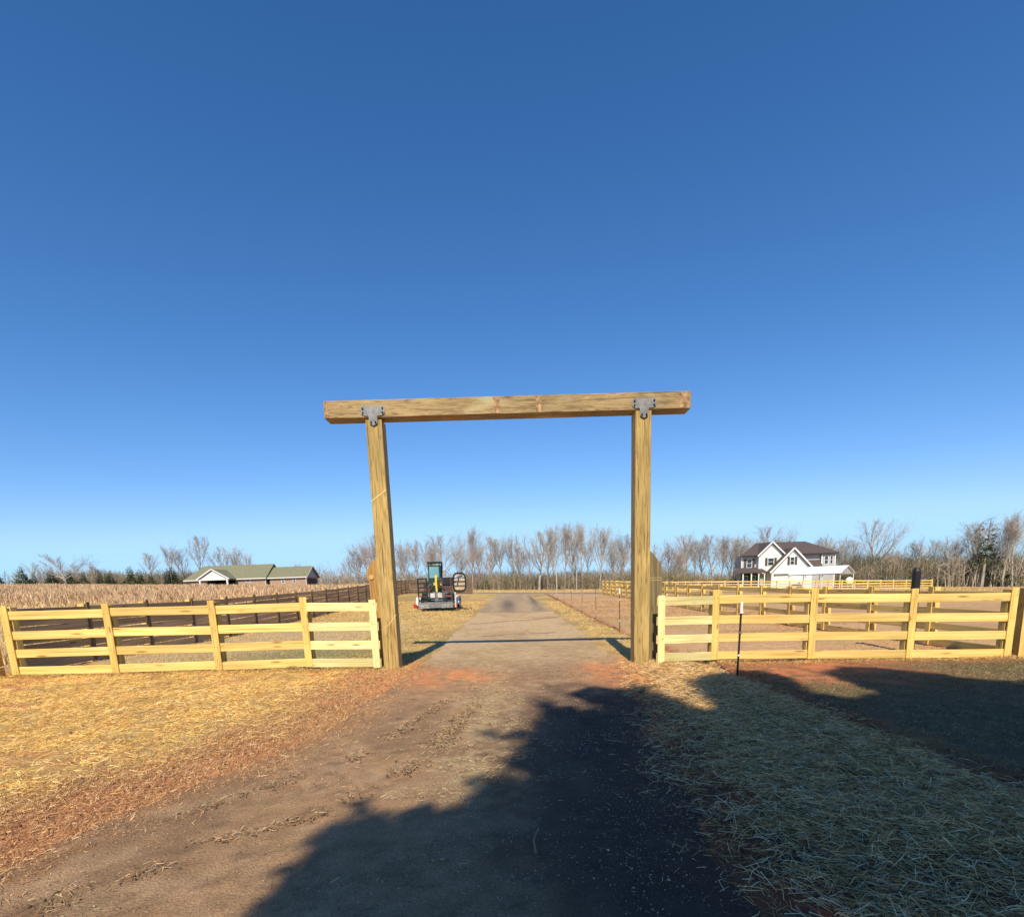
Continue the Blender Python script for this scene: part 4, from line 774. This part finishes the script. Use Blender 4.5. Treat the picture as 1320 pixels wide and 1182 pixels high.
LAB = ["low bare tree at the far left edge above the field", "bare tree with a flat spread crown left of the leaning one", "wide leaning bare tree with an umbrella crown beyond the tall grass", "small thin bare tree just right of the wide leaning tree", "round bushy bare tree midway between leaning tree and brick house", "lone bare tree left of the brick house group", "bare tree with drooping left limbs behind brick house left end", "shorter bare tree filling the gap behind the left roof end", "tallest bare tree behind the brick house", "bare tree behind the middle of the green roof", "twin-stemmed bare tree behind the green roof", "thin bare tree behind the roof ridge right end", "small bare tree peeping over the garage wing",
"low bare tree first in the row left of the gateway", "double bare tree left of the left gateway post", "broad bare tree beside the left gateway post", "bare tree just inside the left gateway post", "oak-like bare tree between left post and trailer", "bare tree rising left of the trailer cab", "forked bare tree right above the excavator cab", "bare tree behind the rack on the trailer", "tall pale bare tree above a reddish bush", "dense reddish bare bush tree right of the trailer", "bare tree at left of the driveway end", "slim bare tree standing left of the driveway crest", "bare tree over the driveway crest", "well-shaped bare tree with round crown right of the driveway end", "slender tall tree, first right of the round-crowned one", "slender tall tree, second right of the round-crowned one", "tallest slender tree in the middle right of the gateway opening", "slender tree right beside the tallest middle one", "narrow upright tree alone near the right gateway post", "low-forked bare tree left of the right gateway post", "bare tree half hidden by the right gateway post edge", "narrow bare tree behind the right gateway post",
"bare spreading tree right of the grey slab post", "reddish bushy tree right of the grey slab post", "small double tree over the far fence corner", "taller bare tree left of the white house row", "bare tree behind the row near the far fence", "widest bare tree of the row left of the white house", "slim upright tree in the row left of the white house", "low-branched tree near the white house porch side", "bare tree nearest the white house left roof", "bare tree partly behind the white house left roof end", "big bare tree rising behind the white house gable", "bare tree behind the white house ridge", "bare tree behind the white house right roof slope", "double bare tree right of the white house roof", "bare tree above the carport end", "tall round-crowned bare tree standing above the right woods", "reddish scrubby tree right of the tall round-crowned one", "small bare tree above the black post", "bare tree at the left of the right wood's thick part", "bare tree behind the right fence middle bay", "double-stemmed tree in the right wood", "bare tree left of the leaning pale trunk in the right wood", "tall slender tree near the right wood's pine", "tall bare tree with wide crown near the right wood's pine", "low bare tree behind the pine at right", "tallest slender tree at the right picture edge", "last bare tree at the right picture edge"]
for i, (x, y, h, k) in enumerate(TREES):
    tm, cm, zt = VAR[k]; s = h / zt; sx = s * (1.05 + .2 * math.sin(i * 3.7)) * (1.1 if k in (0, 1, 2, 3, 4, 5) else 1.0)
    z = float(T(x, y)); rz = (i * 2.399) % 6.283 if k not in (6, 7) else .15
    t = thing('bare_tree', (x, y, z), LAB[i], 'tree', 'bare trees along the far field edge', rz); t.scale = (sx, sx, s)
    link('trunk', tm, t); link('crown', cm, t)

BGT = [(-34 + 4.4 * (i - 9) + 1.6 * math.sin(i * 2.3), 122 + 7 * math.sin(i * 1.7), 10.8 + 1.8 * math.sin(i * 3.1), (0, 1, 2, 5, 8, 4)[i % 6]) for i in range(9, 36)]
for i, (x, y, h, k) in enumerate(BGT):
    tm, cm, zt = VAR[k]; s = h / zt; t = thing('bare_tree', (x, y, float(T(x, y))), 'bare tree in the second row showing between nearer trees of the far field edge', 'tree', 'second row of bare trees behind the field edge', i * 1.9); t.scale = (s * 1.2, s * 1.2, s)
    link('trunk', tm, t); link('crown', cm, t)

def conifer(seed, h, rad, mat_n, dens=1.0, bare=.12, loose=.3, leaf=.3):
    r_ = np.random.default_rng(seed); n = int(900 * dens); t = r_.uniform(bare, 1, n) ** 1.0; lay = np.floor(t * 9) / 9 + r_.normal(0, .02, n)
    rad_ = rad * (1 - lay) ** .8 * r_.uniform(.15, 1, n) ** .6 * (1 + loose * np.sin(7 * t + 3 * r_.random())); a = r_.uniform(0, 6.283, n)
    c = np.stack([rad_ * np.cos(a), rad_ * np.sin(a), lay * h + r_.normal(0, .03 * h, n) + .12 * rad_], -1); d = r_.normal(0, 1, (n, 3, 3)) * leaf * (1.15 - t)[:, None, None] * h / 6
    V = (c[:, None] + d * .55).reshape(-1, 3); return V, np.arange(3 * n).reshape(-1, 3), None
CON = []
for i, (rad, loose, leaf, m_, bare) in enumerate([(1.1, .2, .3, NEED, .05), (1.4, .3, .34, NEED, .05), (1.9, .4, .4, NEED2, .1), (1.6, .5, .36, NEED2, .4)]):
    V, Fc, _ = conifer(40 + i, 6.0, rad, m_, .38 if i == 3 else 1.0, bare, loose, leaf); TV, TF = [], []; random.seed(i); limb(TV, TF, Vector((0, 0, -.3)), Vector((0, 0, 1)), 6.1, .12, 5, 6, .015, .05, .1)
    CON.append((mesh_np('crown', V, Fc, m_), tomesh('trunk', TV, TF, BARK)))
def put_con(x, y, h, k, label, group, sx=1.0):
    z = float(T(x, y)); t = thing('evergreen_tree', (x, y, z), label, 'tree', group, random.uniform(0, 6)); s = h / 6; t.scale = (s * sx, s * sx, s)
    link('crown', CON[k][0], t); link('trunk', CON[k][1], t)
random.seed(5)
for i in range(30):                                   # young conifers along the left field edge
    x = -126 + i * 2.05 + random.uniform(-.7, .7); y = 121 + random.uniform(-3, 5)
    big = random.random(); put_con(x, y, 3.2 + 1.9 * big, random.choice((0, 0, 1, 2)), 'small dark evergreen in the row beyond the tall grass field', 'small evergreens beyond the left field', 1.3)
RP = [(85.9, 94, 12.6, 3, 'loose-crowned pine standing tall in the right wood'), (83, 103, 7.2, 2, 'olive pine low in the right wood left part'), (86.5, 101, 6.6, 2, 'second olive pine left of the tall pine'), (78.5, 106, 6.0, 2, 'low olive pine behind the black post'), (90, 96, 7.5, 2, 'olive pine at the right picture edge'), (89, 99, 7.8, 1, 'dark pine behind the tall pine in the right wood'), (70.2, 103, 5.0, 1, 'small dark evergreen right of the carport'), (-24, 105, 2.6, 1, 'small dark evergreen near the left gateway post'), (51.5, 116, 5.4, 1, 'dark evergreen beside the white house left side')]
for p in RP: put_con(p[0], p[1], p[2], p[3], p[4], None, 1.25)

def thicket(name, n, xr, yr, hf, colr, label_kind='stuff', twig=9, w=.03):
    x = rng.uniform(*xr, n); y = rng.uniform(*yr, n); h = hf(x, y) * rng.uniform(.45, 1.1, n); z = T(x, y) - .1
    V, C_ = [], []
    base = np.stack([x, y, z], -1); lean = rng.normal(0, .1, (n, 3)); lean[:, 2] = 1
    def add(P, Q, w_, c):
        d = Q - P; s = np.cross(d, rng.normal(0, 1, d.shape)); s /= np.linalg.norm(s, axis=1, keepdims=True) + 1e-9; s *= w_
        V.append(np.stack([P - s, P + s, Q + s * .3, Q - s * .3], 1)); C_.append(np.repeat(c[:, None], 4, 1))
    c = pick(colr, n, .3); top = base + lean * h[:, None]; add(base, top, w, c)
    for k in range(twig):
        t = rng.uniform(.15, .95, (n, 1)); P = base + lean * h[:, None] * t; d = rng.normal(0, .55, (n, 3)); d[:, 2] = np.abs(d[:, 2]) + .35; Q = P + d * (h * .28)[:, None] * (1.2 - t * .6)
        add(P, Q, w * .6, c * rng.uniform(.8, 1.2, (n, 1)))
        d2 = d + rng.normal(0, .5, (n, 3)); add(P + (Q - P) * .6, P + (Q - P) * .6 + d2 * (h * .14)[:, None], w * .45, c)
    V = np.concatenate([v.reshape(-1, 3) for v in V]); C2 = np.concatenate([k.reshape(-1, 3) for k in C_])
    tag(link(name, mesh_np(name, V, np.arange(len(V)).reshape(-1, 4), BRUSHM, C2)), kind='stuff')
BR = [(.32, .26, .19), (.26, .205, .15), (.36, .30, .23), (.19, .17, .10), (.42, .37, .30)]
thicket('scrub_behind_driveway_end', 3600, (-9, 36), (99, 112), lambda x, y: 2.4 + 1.6 * fbm(x * .15, y * .1, 5) + .02 * np.maximum(x, 0), BR + [(.10, .12, .05)])
thicket('scrub_left_of_gateway', 500, (-38, -16), (104, 114), lambda x, y: 1.2 + 3 * fbm(x * .2, y * .1, 6), BR)
thicket('low_brush_beyond_far_fence', 1500, (28, 52), (104, 114), lambda x, y: 1.6 + 2.6 * fbm(x * .2, y * .1, 7), BR + [(.24, .15, .12)])
thicket('scrub_behind_left_field', 2200, (-112, -66), (124, 134), lambda x, y: 2.6 + 2.2 * fbm(x * .2, y * .1, 8), BR + [(.12, .13, .07)])
thicket('right_wood_thicket', 5600, (66, 102), (96, 116), lambda x, y: 3.4 + 4.2 * fbm(x * .15, y * .1, 9) * sst(66, 74, x), BR + [(.14, .15, .06), (.10, .11, .045), (.28, .22, .17)], twig=10, w=.04)
thicket('pale_saplings_in_right_wood', 160, (78, 96), (94, 99), lambda x, y: 6.5 + 0 * x, [(.50, .44, .36), (.42, .36, .30)], twig=6, w=.05)
thicket('far_wood_backdrop', 4200, (-150, 170), (150, 190), lambda x, y: 3.2 + 4.0 * fbm(x * .03, y * .02, 10) - .0 * x, BR, twig=8, w=.07)

# ------------------------------------------------------------------ the pines behind the camera whose shade falls on the drive
POLY = np.array([(-1.34, 2.85), (-1.33, 3.3), (-1.22, 3.9), (-0.97, 3.5), (-0.78, 3.71), (-0.49, 3.63), (-0.29, 3.88), (-0.44, 4.26), (-0.07, 4.12), (0.08, 4.31), (-0.07, 4.68), (0.04, 5.02), (0.14, 5.25), (-0.23, 5.42), (-0.47, 5.91), (-0.14, 5.62), (0.18, 5.51), (0.27, 5.95), (0.42, 6.68), (0.13, 7.17), (0.64, 7.07), (0.88, 6.47), (1.13, 6.45), (1.11, 6.94), (0.83, 7.69), (1.3, 8.13), (1.69, 7.84), (2.01, 8.25), (2.19, 8.1), (2.15, 7.18), (2.39, 7.01), (2.38, 6.26), (2.62, 6.45), (2.7, 7.34), (2.94, 8.64), (3.39, 8.74), (4.12, 9.23), (4.64, 9.17), (4.66, 8.46), (4.44, 7.39), (4.67, 6.85), (5.3, 7.14), (5.29, 7.78), (5.51, 8.9), (6.25, 9.6), (7.15, 9.04), (7.58, 7.92), (9.5, 7.4), (12, 7.0), (13, 2), (11, -4), (-2.6, -4), (-1.75, 0.8)])
def inside(px, py):
    r_ = np.zeros(len(px), bool); j = len(POLY) - 1
    for i in range(len(POLY)):
        xi, yi = POLY[i]; xj, yj = POLY[j]; c = ((yi > py) != (yj > py)) & (px < (xj - xi) * (py - yi) / (yj - yi + 1e-12) + xi); r_ ^= c; j = i
    return r_
def edge_dist(px, py):
    d = np.full(len(px), 1e9); j = len(POLY) - 1
    for i in range(len(POLY)):
        a_, b_ = POLY[j], POLY[i]; ab = b_ - a_; t = np.clip(((px - a_[0]) * ab[0] + (py - a_[1]) * ab[1]) / (ab @ ab), 0, 1)
        d = np.minimum(d, np.hypot(px - a_[0] - t * ab[0], py - a_[1] - t * ab[1])); j = i
    return d
n = 26000; px_ = rng.uniform(-4, 13.5, n); py_ = rng.uniform(-4.2, 9.8, n); ed = edge_dist(px_, py_); m = inside(px_, py_) | (ed < .035); px_, py_, ed = px_[m], py_[m], ed[m]; n = len(px_)
trunks = [(-1.6, -7.0), (2.6, -7.6), (6.6, -6.9), (10.8, -7.4)]
own = np.argmin(np.stack([np.abs(px_ - (t[0] + 1.0)) for t in trunks]), 0)
hgt = np.clip((py_ + 6.9 + rng.normal(0, .9, n)) / math.tan(math.pi / 2 - SUN_EL) , 3.2, 15.5)
k_ = 1 / math.tan(SUN_EL)
cx = px_ - hgt * k_ * math.sin(SUN_AZ); cy = py_ - hgt * k_ * math.cos(SUN_AZ); cz = hgt
names = ['tall leafy pine behind the camera, leftmost, shading the drive', 'tall pine behind the camera, second from left', 'tall pine behind the camera, third from left', 'tall pine behind the camera, rightmost']
for ti, (tx, ty_) in enumerate(trunks):
    root = thing('shade_pine', (tx, ty_, float(T(tx, ty_))), names[ti], 'tree', 'pines behind the camera'); m = own == ti; k = int(m.sum()); per = 10
    cr = np.clip(ed[m] * .6, .05, .22); cen = np.stack([cx[m] - tx, cy[m] - ty_, cz[m]], -1)
    cc_ = cen[:, None, :] + rng.normal(0, 1, (k, per, 3)) * cr[:, None, None] * .55
    V = cc_[:, :, None, :] + rng.normal(0, 1, (k, per, 3, 3)) * np.clip(cr, .05, .14)[:, None, None, None] * .62
    V = V.reshape(-1, 3); link('crown', mesh_np('crown', V, np.arange(len(V)).reshape(-1, 3), NEED), root)
    hs = np.arange(1, 15, .25); gp = inside(tx + hs * k_ * math.sin(SUN_AZ), ty_ + hs * k_ * math.cos(SUN_AZ)) | (ty_ + hs * k_ < -3.9); bad = np.where(~gp)[0]
    hh = float(hs[bad[0]] - 1.0) if len(bad) else 13.0
    random.seed(ti + 50); TV, TF = [], []; hh = min(hh, float(cen[:, 2].max()) * .93)
    tl = limb(TV, TF, Vector((0, 0, -.3)), Vector((0, 0, 1)), hh, .2, 8, 10, .012, .05, .15)
    link('trunk', tomesh('trunk', TV, TF, BARK), root)
    BV, BF = [], []
    for j in rng.choice(k, min(k, 70), replace=False):
        c = Vector(cen[j]); zz = max(1.5, min(hh - .3, c.z - .6)); i_ = min(9, int(zz / hh * 10)); frust(BV, BF, tl[i_][0], c, .035, .008, 4)
    link('limbs', tomesh('limbs', BV, BF, BARK), root)

# a few loose sticks and leaves on the drive
for (x, y, ln, az, lab) in ((.12, 3.05, .30, 1.5, 'long thin pale stick lying lengthwise in the shaded drive'), (1.05, 5.1, .22, -.6, 'short bent stick on the right half of the shaded drive'), (-3.0 + .35, 6.2, .16, .1, 'pale wood chip near the left edge of the sunlit drive'), (1.35, 3.4, .2, -.9, 'pale broken stick at the right gravel edge of the drive')):
    z = float(T(x, y)) + .03; k = MB().tube((-ln / 2, 0, 0), (0, .02, .006), .006, .007, 6).tube((0, .02, .006), (ln / 2, 0, 0), .007, .004, 6).build('stick', bpy.data.materials.get('old_stick') or plain('old_stick', (.30, .22, .14), .8), None, loc=(x, y, z), rot=(0, 0, az)); tag(k, lab, 'stick')

def tuft_ring(name, pts, n_each):
    xs, ys = [], []
    for (x, y) in pts:
        a = rng.uniform(0, 6.283, n_each); r_ = np.abs(rng.normal(.12, .10, n_each)); xs.append(x + np.cos(a) * (r_ + .12)); ys.append(y + np.sin(a) * (r_ + .06))
    x = np.concatenate(xs); y = np.concatenate(ys); n = len(x)
    tag(link(name, strands(name, x, y, H(x, y) + rng.uniform(.0, .05, n), rng.uniform(.03, .10, n), rng.uniform(.003, .006, n), (.9, .4), pick([(.70, .50, .20), (.50, .33, .12), (.36, .22, .09), (.80, .62, .30)], n), GRASSM)), kind='stuff')
tuft_ring('tufts_round_post_feet', [(-2.43, 10.25), (2.64, 10.25), (-2.75, 10.5), (2.95, 10.4)] * 2 + [(x, 10.25) for x in (-10.04, -8.02, -5.93, -4.1, 4.12, 6.08, 8.09, 10.09)], 320)
x = np.concatenate([rng.uniform(-10, -2.7, 9000), rng.uniform(3, 10.2, 5000)]); y = 10.25 + np.abs(rng.normal(0, .1, len(x))) * -1; n = len(x)
tag(link('straw_under_fence', strands('fence_straw', x, y, H(x, y) + rng.uniform(0, .05, n), rng.uniform(.03, .1, n), rng.uniform(.003, .006, n), (.6, .5), pick([(.74, .52, .20), (.50, .33, .12), (.36, .20, .08)], n), GRASSM)), kind='stuff')
